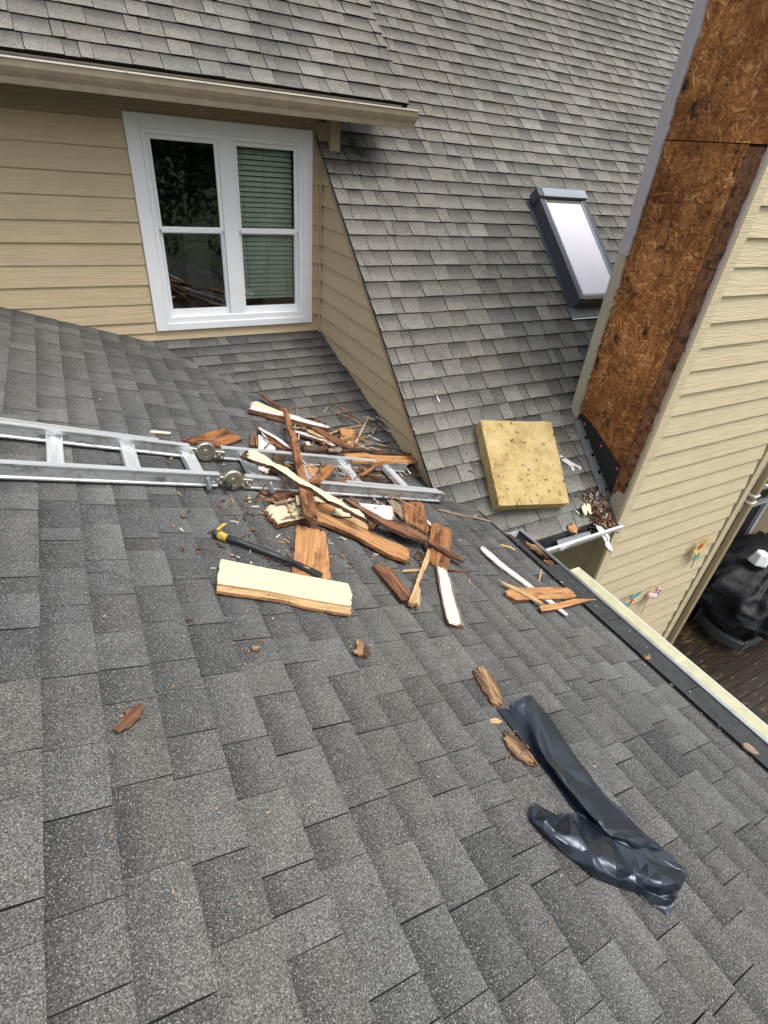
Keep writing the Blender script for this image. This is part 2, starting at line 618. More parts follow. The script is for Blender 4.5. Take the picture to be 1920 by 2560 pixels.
def tube(name, pts, r, mat, parent=None, seg=8, frame=None, radii=None):
    pts = [Vector(p) for p in pts]
    v, f = [], []
    for i, p in enumerate(pts):
        d = (pts[min(i + 1, len(pts) - 1)] - pts[max(i - 1, 0)]).normalized()
        a = Vector((0, 0, 1)) if abs(d.z) < 0.9 else Vector((1, 0, 0))
        x = d.cross(a).normalized()
        y = d.cross(x)
        rr = radii[i] if radii else r
        for k in range(seg):
            t = 2 * math.pi * k / seg
            v.append(p + x * rr * math.cos(t) + y * rr * math.sin(t))
    for i in range(len(pts) - 1):
        for k in range(seg):
            q = (k + 1) % seg
            f.append((i * seg + k, i * seg + q, (i + 1) * seg + q, (i + 1) * seg + k))
    f.append(tuple(range(seg - 1, -1, -1)))
    f.append(tuple(range((len(pts) - 1) * seg, len(pts) * seg)))
    return put(name, v, f, mat, parent, frame=frame, smooth=True)


def Z(off, pts):
    ox, oy, s = off
    return [(ox + s * x, oy + s * y) for x, y in pts]


# ------------------------------------------------------------------ ground
struct(put('ground', [(-300, -300, -6.2), (300, -300, -6.2), (300, 300, -6.2), (-300, 300, -6.2)], [(0, 1, 2, 3)], 'grass'))

# ------------------------------------------------------------------ shingled roofs
def roof(name, label, mat, corners, thick, n, eu, ev, org, courses, urange, keep, gap, seed, extra=None, wob=0.0, bh=0.0062, hl=0.0030):
    """base slab + shingle pieces. eu along the course, ev up the slope, org = point on the slope at u=v=0"""
    rnd = random.Random(seed)
    k = len(corners)
    low = [Vector(c) - n * 0.005 for c in corners] + [Vector(c) - n * thick for c in corners]
    fs = [tuple(range(k)), tuple(range(2 * k - 1, k - 1, -1))] + [((i + 1) % k, i, k + i, k + (i + 1) % k) for i in range(k)]
    base = put(name, low, fs, 'asphalt_edge')
    struct(base, label)
    pieces = []
    for j in courses:
        vb = j * EXP
        u = urange[0] - rnd.random() * 0.3
        hi_lo = rnd.random() < 0.5
        wv = rnd.uniform(-wob, wob)
        first_t = rnd.random()
        while u < urange[1]:
            wd = rnd.choice((0.08, 0.12, 0.14, 0.16, 0.18, 0.20, 0.22, 0.25)) * rnd.uniform(0.9, 1.1)
            u1 = min(u + wd, urange[1])
            if u1 - u < 0.02:
                break
            hi_lo = not hi_lo
            rz = (hl if hi_lo else 0.0) + rnd.uniform(0, 0.0008)
            uc, vc = (max(u, urange[0]) + u1) / 2, vb + EXP / 2
            u0 = max(u, urange[0])
            if u1 - u0 > 0.02:
                c = org + eu * uc + ev * vc
                if keep(c):
                    t = rnd.uniform(0.35, 0.9) if hi_lo else rnd.uniform(0.12, 0.65)
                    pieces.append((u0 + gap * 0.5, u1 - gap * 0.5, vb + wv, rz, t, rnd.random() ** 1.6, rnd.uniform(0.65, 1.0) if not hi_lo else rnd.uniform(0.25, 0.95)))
            u = u1
    geo = []
    for (a, b, vb, rz, t, wm, bd) in pieces:
        jt = lambda s: rnd.uniform(-s, s)
        hb = bh + rz
        vb0, vb1 = vb + jt(0.0022), vb + jt(0.0022)
        skew = jt(0.0025)
        vt = vb + EXP + 0.012
        vm = vb + EXP * rnd.uniform(0.34, 0.5)
        P = lambda u, v, h: org + eu * u + ev * v + n * h
        am = (a + b) / 2
        hm = 0.0030 + rz * 0.7
        ht = 0.0003 + rz * 0.25
        v = [P(a, vb0, -0.004), P(b, vb1, -0.004), P(a, vb0, hb + jt(.0009)), P(am, (vb0 + vb1) / 2 + jt(.0012), hb + jt(.0009)), P(b, vb1, hb + jt(.0009)),
             P(a + skew * .5, vm, hm), P(b + skew * .5, vm, hm), P(a + skew, vt, ht), P(b + skew, vt, ht), P(a + skew, vt, -0.004), P(b + skew, vt, -0.004)]
        f = [(2, 3, 4, 6, 5), (5, 6, 8, 7), (0, 1, 4, 3, 2), (0, 2, 5, 7, 9), (1, 10, 8, 6, 4)]
        pj = [proj(q) for q in (v[2], v[4], v[8], v[7])]
        ar = 0.0
        if all(pj):
            cx = sum(q[0] for q in pj) / 4
            cy = sum(q[1] for q in pj) / 4
            if -40 < cx < 1960 and -40 < cy < 2600:
                for i in range(4):
                    x0, y0 = pj[i]
                    x1, y1 = pj[(i + 1) % 4]
                    ar += x0 * y1 - x1 * y0
                ar = abs(ar) / 2
                if extra is not None and extra(v[2]):
                    ar = 0.01
        geo.append((ar, v, f, (t, wm, bd)))
    geo.sort(key=lambda g: -g[0])
    slots = [0, 0, 1, 1, 1]
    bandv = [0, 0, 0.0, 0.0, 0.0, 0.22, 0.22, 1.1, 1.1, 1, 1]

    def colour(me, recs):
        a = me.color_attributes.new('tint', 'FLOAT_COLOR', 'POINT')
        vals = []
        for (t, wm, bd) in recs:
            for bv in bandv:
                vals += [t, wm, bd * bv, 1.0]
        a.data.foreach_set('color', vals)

    singles = [g for g in geo[:300] if g[0] > 60]
    for g in singles:
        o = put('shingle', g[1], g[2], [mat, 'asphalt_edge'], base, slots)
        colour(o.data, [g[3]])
    rest = geo[len(singles):]
    if rest:
        vs, fs, ss = [], [], []
        for g in rest:
            b0 = len(vs)
            vs += g[1]
            fs += [tuple(b0 + i for i in q) for q in g[2]]
            ss += slots
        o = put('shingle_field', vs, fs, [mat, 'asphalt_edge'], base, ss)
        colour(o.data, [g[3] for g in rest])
        o['kind'] = 'stuff'
        o['label'] = 'further courses of the same grey shingles'
    return base


EAVE_A = 2.33
eaA = Vector((math.cos(AA), 0, -math.sin(AA)))      # down slope
orgA = onA(0, 0)
# course butt lines observed: along-slope distance of one butt line from x=0
offA = (-0.2476 * 1.3367) % EXP
evA = -eaA
orgA = orgA + eaA * offA
jlo = -int((EAVE_A / math.cos(AA) - offA) / EXP) - 0
roof('porch_roof', 'near grey shingled porch roof carrying the ladder and the torn-off wood', 'shingle_porch',
     [onA(-1.3, -0.9), onA(EAVE_A - 0.01, -0.9), onA(EAVE_A - 0.01, 2.45), onA(1.99, 2.70), onA(1.99, 3.0), onA(0.45, 5.05), onA(-1.3, 5.05)], 0.12,
     NA, Vector((0, 1, 0)), evA, orgA, range(jlo, 9), (-0.75, 4.99),
     lambda p: p.x > -1.0 and p.y < 4.99 and p.y < 5.80 - 1.3605 * p.x and (p.x < 1.99 or p.y < 3.42 - 0.3777 * p.x), 0.0028, 3, wob=0.002, bh=0.0042, hl=0.0020)

roof('cricket_roof', 'low dark shingled roof patch below the window, falling to the valley', 'shingle_cricket',
     [Vector((2.055, 2.3, SB * 2.3 + KB)), Vector((2.055, YW, SB * YW + KB)), Vector((0.2, YW, SB * YW + KB)), Vector((0.2, 4.7, SB * 4.7 + KB))], 0.1,
     NB, Vector((1, 0, 0)), Vector((0, 1, SB)).normalized(), Vector((0, YW, SB * YW + KB)), range(-19, 0), (0.25, 2.052),
     lambda p: p.y > 5.42 - 1.3605 * p.x, 0.003, 5, wob=0.006)

CH_X0, CH_X1, CH_Y0, CH_Y1 = 3.60, 5.56, 2.16, 2.95
EAVE_C = 2.20
roof('main_roof', 'steep grey-tan shingled main roof rising behind the skylight', 'shingle_main',
     [onC(1.992, 2.3), onC(2.4, 2.3), onC(2.4, EAVE_C + 0.012), onC(10.5, EAVE_C + 0.012), onC(10.5, 8.4), onC(1.992, 8.4)], 0.016,
     NC, Vector((1, 0, 0)), Vector((0, 1, SCs)).normalized(), onC(0, EAVE_C), range(0, 58), (1.99, 10.0),
     lambda p: not (CH_X0 + 0.1 < p.x < CH_X1 - 0.1 and CH_Y0 < p.y < CH_Y1 - 0.1) and (p.x < 2.62 or p.y < 4.9 or p.x > 2.2) and not (p.x < 2.45 and p.y < 3.2 - 0.3777 * p.x),
     0.0045, 11, extra=lambda p: (p.x < 2.1 and p.y > 4.9) or (CH_X0 < p.x and p.y > 2.2 and p.y < 2.9), wob=0.003, bh=0.0095)

DX1, DY0 = 2.64, 4.587


def onD(x, y, h=0.0):
    return Vector((x, y, SD * y + KD)) + ND * h


roof('dormer_roof', 'grey shingled dormer roof above the tan gutter and the window', 'shingle_main',
     [onD(-3, DY0 + 0.012), onD(DX1, DY0 + 0.012), onD(DX1, 7.2), onD(-3, 7.2)], 0.05,
     ND, Vector((1, 0, 0)), Vector((0, 1, SD)).normalized(), onD(0, DY0), range(0, 24), (-2.2, DX1),
     lambda p: True, 0.0045, 17, wob=0.0035, bh=0.0095)

# ------------------------------------------------------------------ walls of lap siding
def lap_board(name, axis, a0, a1, z0, z1, face, mat, parent, sgn=-1, proud=0.02, top=0.006):
    """one clapboard. axis 'x': board runs along X on a wall at y=face (outside is sgn*y); axis 'y': runs along Y on x=face"""
    def P(a, out, z):
        return (a, face + sgn * out, z) if axis == 'x' else (face + sgn * out, a, z)
    ov = 0.012
    rj = random.Random(int(abs(a0 * 31 + z0 * 977 + face * 13) * 10))
    proud = proud + rj.uniform(-0.003, 0.003)
    zj = [rj.uniform(-0.003, 0.003) for _ in range(2)]
    v = []
    for a, dz in ((a0, zj[0]), (a1, zj[1])):
        v += [P(a, 0, z0 + dz), P(a, proud, z0 + dz), P(a, top, z1 + ov), P(a, 0, z1 + ov)]
    f = [(0, 1, 5, 4), (1, 2, 6, 5), (2, 3, 7, 6), (3, 0, 4, 7), (3, 2, 1, 0), (4, 5, 6, 7)]
    c = Vector(P((a0 + a1) / 2, 0, (z0 + z1) / 2))
    F = frame_of(c, Vector((1, 0, 0)) if axis == 'x' else Vector((0, 1, 0)), Vector((0, 0, 1)))
    return put(name, v, f, mat, parent, frame=F)


# --- dormer wall with the double window
dw = thing('dormer_wall', 'tan lap-sided dormer wall around the white double window', 'wall', (1.0, YW, -1.6))
box('wall_core', -2.2, 0.61, YW + 0.012, YW + 0.12, -1.75, 0.36, 'siding_tan', dw)
box('wall_core', 1.90, 2.10, YW + 0.012, YW + 0.12, -1.75, 0.36, 'siding_tan', dw)
box('wall_core', 0.61, 1.90, YW + 0.012, YW + 0.12, -1.75, -1.44, 'siding_tan', dw)
box('wall_core', 0.61, 1.90, YW + 0.012, YW + 0.12, -0.02, 0.36, 'siding_tan', dw)
WX0, WX1, WZ0, WZ1 = 0.545, 1.965, -1.478, 0.043
laps = [-0.02, -0.175, -0.332, -0.486, -0.643, -0.795, -0.951, -1.102, -1.252, -1.402, -1.56, -1.72]
for i in range(len(laps) - 1):
    zt, zb = laps[i], laps[i + 1]
    if zb > -1.45:
        lap_board('siding_board', 'x', -2.2, WX0 - 0.004, zb, zt, YW + 0.012, 'siding_tan', dw)
        lap_board('siding_board', 'x', WX1 + 0.004, 2.052, zb, zt, YW + 0.012, 'siding_tan', dw)
    else:
        lap_board('siding_board', 'x', -2.2 if i < 10 else 0.1, 2.052, zb, min(zt, WZ0 - 0.002 - 0.012), YW + 0.012, 'siding_tan', dw)
lap_board('siding_board', 'x', -2.2, WX0 - 0.004, WZ0 - 0.004 - 0.012 + 0.0, -1.402, YW + 0.012, 'siding_tan', dw)
box('frieze_board', -2.2, 2.075, YW - 0.012, YW + 0.011, -0.005, 0.34, 'trim_tan', dw)
bevel(box('corner_board', 2.075, 2.165, 4.832, YW + 0.10, -0.105, 0.30, 'trim_tan', dw), 0.004)
box('return_board', 2.00, 2.074, 4.90, 4.944, -0.045, 0.10, 'trim_tan', dw)
# eave: fascia, soffit
box('fascia', -3.0, 2.585, 4.60, 4.628, 0.115, 0.262, 'trim_tan', dw)
box('soffit', -3.0, 2.56, 4.629, 4.944, 0.165, 0.18, 'soffit', dw)

win = put('window', *boxv(0.60, 1.91, YW + 0.075, YW + 0.079, -1.44, -1.435), 'white_vinyl', dw)


def ring(name, x0, x1, z0, z1, wl, wr, wb, wt, y0, y1, mat, parent, bev=0.003):
    """four bars round an opening"""
    for (a, b, c, d) in ((x0, x0 + wl, z0, z1), (x1 - wr, x1, z0, z1), (x0 + wl + 0.0005, x1 - wr - 0.0005, z0, z0 + wb), (x0 + wl + 0.0005, x1 - wr - 0.0005, z1 - wt, z1)):
        o = box(name, a, b, y0, y1, c, d, mat, parent)
        if bev:
            bevel(o, bev, 1)


ring('casing', WX0, WX1, WZ0, WZ1, 0.098, 0.085, 0.062, 0.088, YW - 0.026, YW + 0.02, 'white_vinyl', win, 0.004)
ring('jamb', 0.6435, 1.8795, -1.4155, -0.0455, 0.036, 0.036, 0.048, 0.030, YW - 0.012, YW + 0.075, 'white_vinyl', win)
box('mullion', 1.197, 1.313, YW - 0.004, YW + 0.07, -1.367, -0.076, 'white_vinyl', win)
for (a, b) in ((0.6800, 1.1965), (1.3135, 1.8430)):
    # upper sash in front, lower sash behind
    ring('sash_rail', a, b, -0.700, -0.076, 0.030, 0.030, 0.022, 0.030, YW + 0.012, YW + 0.035, 'white_vinyl', win, 0.002)
    ring('sash_rail', a, b, -1.367, -0.7005, 0.030, 0.030, 0.052, 0.026, YW + 0.03, YW + 0.06, 'white_vinyl', win, 0.002)
    box('sash_lip', a + 0.02, b - 0.02, YW + 0.006, YW + 0.012, -0.716, -0.684, 'white_vinyl', win)
    box('pane', a + 0.03, b - 0.03, YW + 0.022, YW + 0.026, -0.678, -0.106, 'window_glass', win)
    box('pane', a + 0.03, b - 0.03, YW + 0.044, YW + 0.048, -1.315, -0.7265, 'window_glass', win)
    box('screen_edge', b - 0.029, b - 0.018, YW + 0.028, YW + 0.0295, -1.31, -0.735, 'shadow_white', win)
# blind in the right half
for i in range(31):
    zc = -0.115 - i * 0.0375
    if zc < -1.24:
        break
    v, f = obox(Vector((1.335, YW + 0.105, zc)), Vector((1, 0, 0)), Vector((0, 0.74, 0.67)).normalized(), Vector((0, -0.67, 0.74)).normalized(), 0.49, 0.042, 0.002)
    put('blind_slat', v, f, 'blind', win)
box('blind_rail', 1.335, 1.825, YW + 0.10, YW + 0.135, -1.265, -1.247, 'blind', win)
for xx in (1.40, 1.58, 1.76):
    tube('blind_cord', [(xx, YW + 0.096, -0.1), (xx, YW + 0.096, -1.25)], 0.0016, 'cord', win, 5)
# dim room behind the glass
v, f = boxv(0.62, 1.90, YW + 0.122, YW + 1.6, -1.6, 0.1)
put('room', v, [f[i][::-1] for i in (0, 1, 3, 4, 5)], 'room_dark', win)
box('room_cabinet', 0.98, 1.2, YW + 0.7, YW + 0.95, -1.58, -0.78, 'plastic_grey', win)

# --- triangular side wall under the rake of the main roof
sw = thing('side_wall', 'narrow triangular tan wall under the rake, right of the window', 'wall', (2.06, 4.0, -1.8))
XS = 2.056
tri = lambda x: [(x, YW + 0.1, -1.75), (x, 2.40, -2.30), (x, 2.5, SCs * 2.5 + KC - 0.06), (x, YW - 0.05, SCs * (YW - 0.05) + KC - 0.10), (x, YW + 0.1, SCs * (YW - 0.05) + KC - 0.10)]
v = tri(XS + 0.012) + tri(XS + 0.1)
put('wall_core', v, [(4, 3, 2, 1, 0), (5, 6, 7, 8, 9)] + [(i, (i + 1) % 5, 5 + (i + 1) % 5, 5 + i) for i in range(5)], 'trim_tan', sw)
zz = -0.02
while zz > -2.2:
    zt, zb = zz, zz - 0.1535
    # clipped clapboard: y from the rake soffit line to the inside corner
    for_top = (zt - (KC - 0.03)) / SCs + 0.02
    for_bot = (zb - (KC - 0.03)) / SCs + 0.02
    y1 = YW - 0.009
    if for_bot < y1:
        ya, yb = min(for_top, y1 - 0.002), for_bot
        F = frame_of(Vector((XS, (yb + y1) / 2, zb)), Vector((0, 1, 0)), Vector((0, 0, 1)))
        pr, tp = 0.026, 0.003
        vv = [(XS + 0.012 - pr, yb, zb), (XS + 0.012 - pr, y1, zb), (XS + 0.012 - tp, y1, zt), (XS + 0.012 - tp, ya, zt),
              (XS + 0.0119, yb, zb), (XS + 0.0119, y1, zb), (XS + 0.0119, y1, zt), (XS + 0.0119, ya, zt)]
        put('siding_board', vv, [(0, 1, 2, 3), (7, 6, 5, 4), (1, 0, 4, 5), (2, 1, 5, 6), (3, 2, 6, 7), (0, 3, 7, 4)], 'siding_tan', sw, frame=F)
    zz -= 0.1535
# rake trim along the underside of the shingles and a quarter-round in the inside corner
a0, a1 = onC(0, 2.50), onC(0, 4.86)
for nm, w_, x_, th in (('rake_board', 0.085, 2.02, 0.024), ('rake_mould', 0.035, 2.004, 0.016)):
    d_ = (a1 - a0)
    v, f = obox(Vector((x_, a0.y, a0.z)) - NC * (0.012 + w_), d_.normalized(), Vector((1, 0, 0)), NC, d_.length, th, w_)
    put(nm, v, f, 'trim_tan', sw)
box('corner_mould', XS - 0.022, XS - 0.006, YW - 0.026, YW - 0.010, -1.60, -0.03, 'siding_tan', sw)

# --- chimney chase with the siding stripped from its left face
ch = thing('chimney_chase', 'tall chase: stripped brown strand-board side, cream lap-sided front', 'chimney', (4.6, 2.5, -2.5))
XF = CH_X0
box('frame_core', XF + 0.02, CH_X1, CH_Y0 + 0.02, CH_Y1, -5.3, 2.6, 'wood_rot', ch)
P_ = lambda name, y0, y1, z0, z1, mat, x0=XF, x1=XF + 0.019: box(name, x0, x1, y0, y1, z0, z1, mat, ch)
P_('strand_board', 2.165, 2.885, 0.176, 2.6, 'osb', XF - 0.003, XF + 0.016)
P_('strand_board', 2.2935, 2.885, -2.6, 0.170, 'osb')
P_('edge_plank', 2.176, 2.288, -0.478, 0.160, 'wood_red', XF - 0.004, XF + 0.015)
P_('edge_plank', 2.176, 2.288, -2.32, -0.484, 'wood_red', XF + 0.001, XF + 0.015)
for i, (ny, nz) in enumerate([(2.84, z_) for z_ in (-1.5, -1.1, -0.7, -0.25, 0.1, 0.5)] + [(2.56, z_) for z_ in (-1.6, -1.0, -0.45, 0.08, 0.45)] + [(2.33, z_) for z_ in (-1.7, -1.2, -0.62, 0.0)]):
    rr_ = random.Random(i)
    ny += rr_.uniform(-.02, .02); nz += rr_.uniform(-.04, .04)
    v = [Vector((XF - 0.0032, ny + 0.006 * math.cos(t), nz + 0.006 * math.sin(t))) for t in [q * math.pi / 3 for q in range(6)]]
    v += [p + Vector((-0.004, 0, 0)) for p in v]
    put('nail_head', v, [tuple(range(5, -1, -1)), tuple(range(6, 12))] + [(q, (q + 1) % 6, 6 + (q + 1) % 6, 6 + q) for q in range(6)], 'rubber', ch)
# trims
def ragged(name, y0, y1, z0, z1, mat, x0, x1, jag, seed, edge):
    """vertical trim strip whose inner edge is torn"""
    rr = random.Random(seed)
    zs, z = [], z0
    while z < z1:
        zs.append(z)
        z += rr.uniform(0.015, 0.06)
    zs.append(z1)
    v, f = [], []
    for i, z in enumerate(zs):
        j = rr.uniform(-jag, jag) + (rr.uniform(-2 * jag, 0) if rr.random() < 0.18 else 0)
        ya, yb = (y0 + j, y1) if edge == 0 else (y0, y1 + j)
        v += [(x0, ya, z), (x0, yb, z), (x1, yb, z), (x1, ya, z)]
    for i in range(len(zs) - 1):
        a, b = 4 * i, 4 * i + 4
        for k in range(4):
            q = (k + 1) % 4
            f.append((a + k, b + k, b + q, a + q))
    f += [(0, 1, 2, 3), tuple(4 * (len(zs) - 1) + k for k in (3, 2, 1, 0))]
    F = frame_of(Vector((x0, y0, (z0 + z1) / 2)), Vector((0, 0, 1)), Vector((-1, 0, 0)))
    return put(name, v, f, mat, ch, frame=F)


ragged('corner_trim', 2.868, 2.955, -0.52, 2.6, 'trim_primer', XF - 0.022, XF - 0.0035, 0.005, 2, 0)
ragged('corner_trim', 2.872, 2.957, -1.86, -0.522, 'trim_taupe', XF - 0.022, XF - 0.0035, 0.006, 4, 0)
# front corner board, with its bare edge left behind
box('corner_board', XF - 0.012, 3.69, CH_Y0 - 0.026, CH_Y0 - 0.002, -5.2, 2.6, 'siding_cream', ch)
ragged('board_edge', CH_Y0 - 0.0015, 2.178, -1.0, 2.6, 'trim_primer', XF - 0.0115, XF + 0.0, 0.004, 6, 1)
ragged('board_edge', CH_Y0 - 0.0015, 2.184, -2.36, -1.002, 'trim_taupe', XF - 0.0115, XF + 0.0, 0.004, 8, 1)
# front clapboards
k = 0
zz = -0.970 + 0.1705 * 21
while zz > -5.2:
    lap_board('siding_board', 'x', 3.692, 5.44, zz - 0.1705, zz, CH_Y0 + 0.0, 'siding_cream', ch, -1, 0.022, 0.004)
    zz -= 0.1705
bevel(box('corner_board', 5.47, 5.58, CH_Y0 - 0.03, CH_Y0 + 0.09, -5.2, 2.6, 'siding_cream', ch), 0.004)
# left face below the eave
zz = -2.50
while zz > -5.2:
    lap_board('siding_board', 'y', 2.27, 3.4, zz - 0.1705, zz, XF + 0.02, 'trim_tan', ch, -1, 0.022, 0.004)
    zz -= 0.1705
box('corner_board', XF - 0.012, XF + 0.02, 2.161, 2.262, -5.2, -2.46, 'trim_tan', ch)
# membrane patch, cap nails, step flashing and torn board at the foot
zC = lambda y: SCs * y + KC
mv = [(2.862, -1.765), (2.84, -1.742), (2.668, -1.80), (2.305, -1.985), (2.300, zC(2.30) + 0.02), (2.862, zC(2.862) + 0.02)]
v = [(XF - 0.006, y, z) for y, z in mv] + [(XF - 0.0035, y, z) for y, z in mv]
put('membrane_patch', v, [tuple(range(6)), tuple(range(11, 5, -1))] + [((i + 1) % 6, i, 6 + i, 6 + (i + 1) % 6) for i in range(6)], 'membrane', ch)
for px, py in ((1462, 1060), (1503, 1115), (1543, 1172)):
    c = hit(Vector((1, 0, 0)), XF - 0.007, px, py)
    v = [c + Vector((0, 0.012 * math.cos(t), 0.012 * math.sin(t))) for t in [i * math.pi / 5 for i in range(10)]]
    v += [q + Vector((-0.003, 0, 0)) for q in v]
    put('cap_nail', v, [tuple(range(9, -1, -1)), tuple(range(10, 20))] + [(i, (i + 1) % 10, 10 + (i + 1) % 10, 10 + i) for i in range(10)], 'red_cap', ch)
for i in range(5):
    ya, yb = 2.86 - i * 0.118, 2.86 - (i + 1) * 0.118 - 0.02
    p0 = onC(XF - 0.0075, ya, 0.012 + 0.001 * i)
    d_ = onC(XF - 0.0075, yb, 0.012 + 0.001 * i) - p0
    v, f = obox(p0, d_.normalized(), Vector((-1, 0, 0)), NC, d_.length, 0.062, 0.0018)
    put('step_flashing', v, [q[::-1] for q in f], 'flashing_grey', ch)
    v, f = obox(p0 + Vector((-0.002, 0, 0)), d_.normalized(), Vector((1, 0, 0)), NC, d_.length, 0.0016, 0.03)
    put('step_flashing', v, f, 'flashing_grey', ch)
tb = [(1528, 1240), (1543, 1229), (1557, 1238), (1549, 1272), (1541, 1300), (1523, 1262)]
v = [hit(Vector((1, 0, 0)), XF - 0.022, *p) for p in tb]
v += [q + Vector((0.018, 0, 0)) for q in v]
put('torn_board', v, [tuple(range(6)), tuple(range(11, 5, -1))] + [((i + 1) % 6, i, 6 + i, 6 + (i + 1) % 6) for i in range(6)], 'trim_taupe', ch)
tb = [(1512, 1275), (1524, 1250), (1545, 1312), (1536, 1331)]
v = [hit(Vector((1, 0, 0)), XF - 0.030, *p) for p in tb]
v += [q + Vector((0.006, 0, 0)) for q in v]
put('kickout_flashing', v, [(0, 1, 2, 3), (7, 6, 5, 4)] + [((i + 1) % 4, i, 4 + i, 4 + (i + 1) % 4) for i in range(4)], 'flashing_grey', ch)

# rear house wall beneath the main eave with a dark patio door
hw = thing('house_wall', 'shaded rear house wall with a dark patio door beyond the chase', 'wall', (7.5, 3.3, -5.2))
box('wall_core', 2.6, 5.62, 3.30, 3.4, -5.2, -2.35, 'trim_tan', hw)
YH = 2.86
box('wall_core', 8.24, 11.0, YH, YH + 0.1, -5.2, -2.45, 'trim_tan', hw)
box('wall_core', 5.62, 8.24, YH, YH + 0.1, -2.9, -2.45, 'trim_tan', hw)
box('door_glass', 5.62, 8.24, YH + 0.045, YH + 0.06, -5.2, -2.9, 'tool_black', hw)
for a, b, c, d in ((5.62, 5.70, -5.2, -2.9), (8.16, 8.24, -5.2, -2.9), (5.7001, 8.1599, -2.98, -2.9), (5.7001, 8.1599, -3.78, -3.72), (6.95, 7.0, -5.2, -3.781)):
    box('door_frame', a, b, YH - 0.01, YH + 0.04, c, d, 'shadow_white', hw)
box('soffit', 2.45, 11.0, 2.23, 3.3, -2.54, -2.52, 'soffit', hw)
box('fascia', 2.45, XF - 0.02, 2.212, 2.24, -2.62, -2.44, 'trim_tan', hw)
box('fascia', CH_X1 + 0.03, 11.0, 2.212, 2.24, -2.62, -2.44, 'trim_tan', hw)

# ------------------------------------------------------------------ gutters
def gutter(name, label, p0, p1, outn, width, height, mat, lipm, inside=True):
    """open trough between p0 and p1 (top back edge), outn points away from the house"""
    p0, p1, o_ = Vector(p0), Vector(p1), Vector(outn)
    t = thing(name, label, 'gutter', (p0 + p1) / 2)
    up = Vector((0, 0, 1))
    prof = [(0.0, 0.0), (0.0, -height), (width * 0.62, -height), (width * 0.70, -height * 0.72), (width * 0.86, -height * 0.50), (width * 0.97, -height * 0.30), (width, -0.012), (width, 0.0)]
    inn = [(width - 0.012, 0.0), (width - 0.012, -0.012), (width * 0.95 - 0.002, -height * 0.30), (width * 0.84 - 0.002, -height * 0.5), (width * 0.68 - 0.002, -height * 0.70), (width * 0.60, -height + 0.003), (0.003, -height + 0.003), (0.003, 0.0)]
    pr = prof + inn
    n = len(pr)
    v = [p0 + o_ * a + up * b for a, b in pr] + [p1 + o_ * a + up * b for a, b in pr]
    f = [(i, (i + 1) % n, n + (i + 1) % n, n + i) for i in range(n)]
    sl_ = [0] * len(prof) + [1] * len(inn)
    F = frame_of((p0 + p1) / 2, p1 - p0, up)
    put('trough', v, f, [mat, 'gutter_inside'], t, sl_, frame=F)
    d_ = (p1 - p0)
    v, f = obox(p0 + o_ * (width - 0.014) + up * 0.0005, d_.normalized(), o_, up, d_.length, 0.022, 0.009)
    put('lip', v, f, lipm, t, frame=F)
    for e, s in ((p0, -1), (p1, 1)):
        q = [e + o_ * a + up * b + d_.normalized() * s * 0.0015 for a, b in prof]
        q2 = [x + d_.normalized() * s * 0.002 for x in q]
        m = len(q)
        put('end_cap', q + q2, [tuple(range(m)), tuple(range(2 * m - 1, m - 1, -1))] + [((i + 1) % m, i, m + i, m + (i + 1) % m) for i in range(m)], mat, t)
    return t


g1 = gutter('roof_gutter', 'long tan gutter along the dormer eave above the window', (-3.0, 4.585, 0.222), (2.655, 4.585, 0.230), (0, -1, 0), 0.125, 0.115, 'gutter_tan', 'gutter_lip')
v, f = obox(Vector((-3, 4.60, 0.250)), Vector((1, 0, 0)), Vector((0, -1, -0.25)).normalized(), Vector((0, 0, 1)), 5.62, 0.045, 0.002)
put('drip_edge', v, f, 'gutter_inside', g1)
for xx in (0.55, 1.02, 1.45, 2.1):
    box('lip_clip', xx, xx + 0.012, 4.447, 4.585, 0.2335, 0.238, 'gutter_lip', g1)
zA = lambda x: onA(x, 0).z
g2 = gutter('roof_gutter', 'dark leaf-filled gutter with a pale lip along the porch eave', (2.335, 2.15, zA(2.335) - 0.012), (2.335, -0.9, zA(2.335) - 0.012), (1, 0, 0), 0.135, 0.10, 'gutter_white', 'drip_metal')
v, f = obox(onA(2.30, -0.9, 0.009), Vector((0, 1, 0)), eaA, NA, 3.02, 0.050, 0.002)
put('drip_edge', v, [q[::-1] for q in f], 'gutter_inside', g2)
for gy in [-0.9 + 0.53 * i for i in range(5)]:
    v, f = obox(onA(2.318, gy, 0.0065), Vector((0, 1, 0)), Vector((1, 0, -0.20)).normalized(), Vector((0.20, 0, 1)).normalized(), 0.526, 0.140, 0.003)
    put('guard_panel', v, [q[::-1] for q in f], 'gutter_inside', g2)
g3 = gutter('roof_gutter', 'short white gutter at the foot of the main roof beside the chase', (2.50, 2.205, -2.425), (3.575, 2.205, -2.425), (0, -1, 0), 0.125, 0.10, 'gutter_white', 'gutter_white')
g4 = gutter('roof_gutter', 'white gutter end at the right edge, past the chase', (5.70, 2.2, -2.50), (9.0, 2.2, -2.50), (0, -1, 0), 0.125, 0.10, 'gutter_white', 'gutter_white')

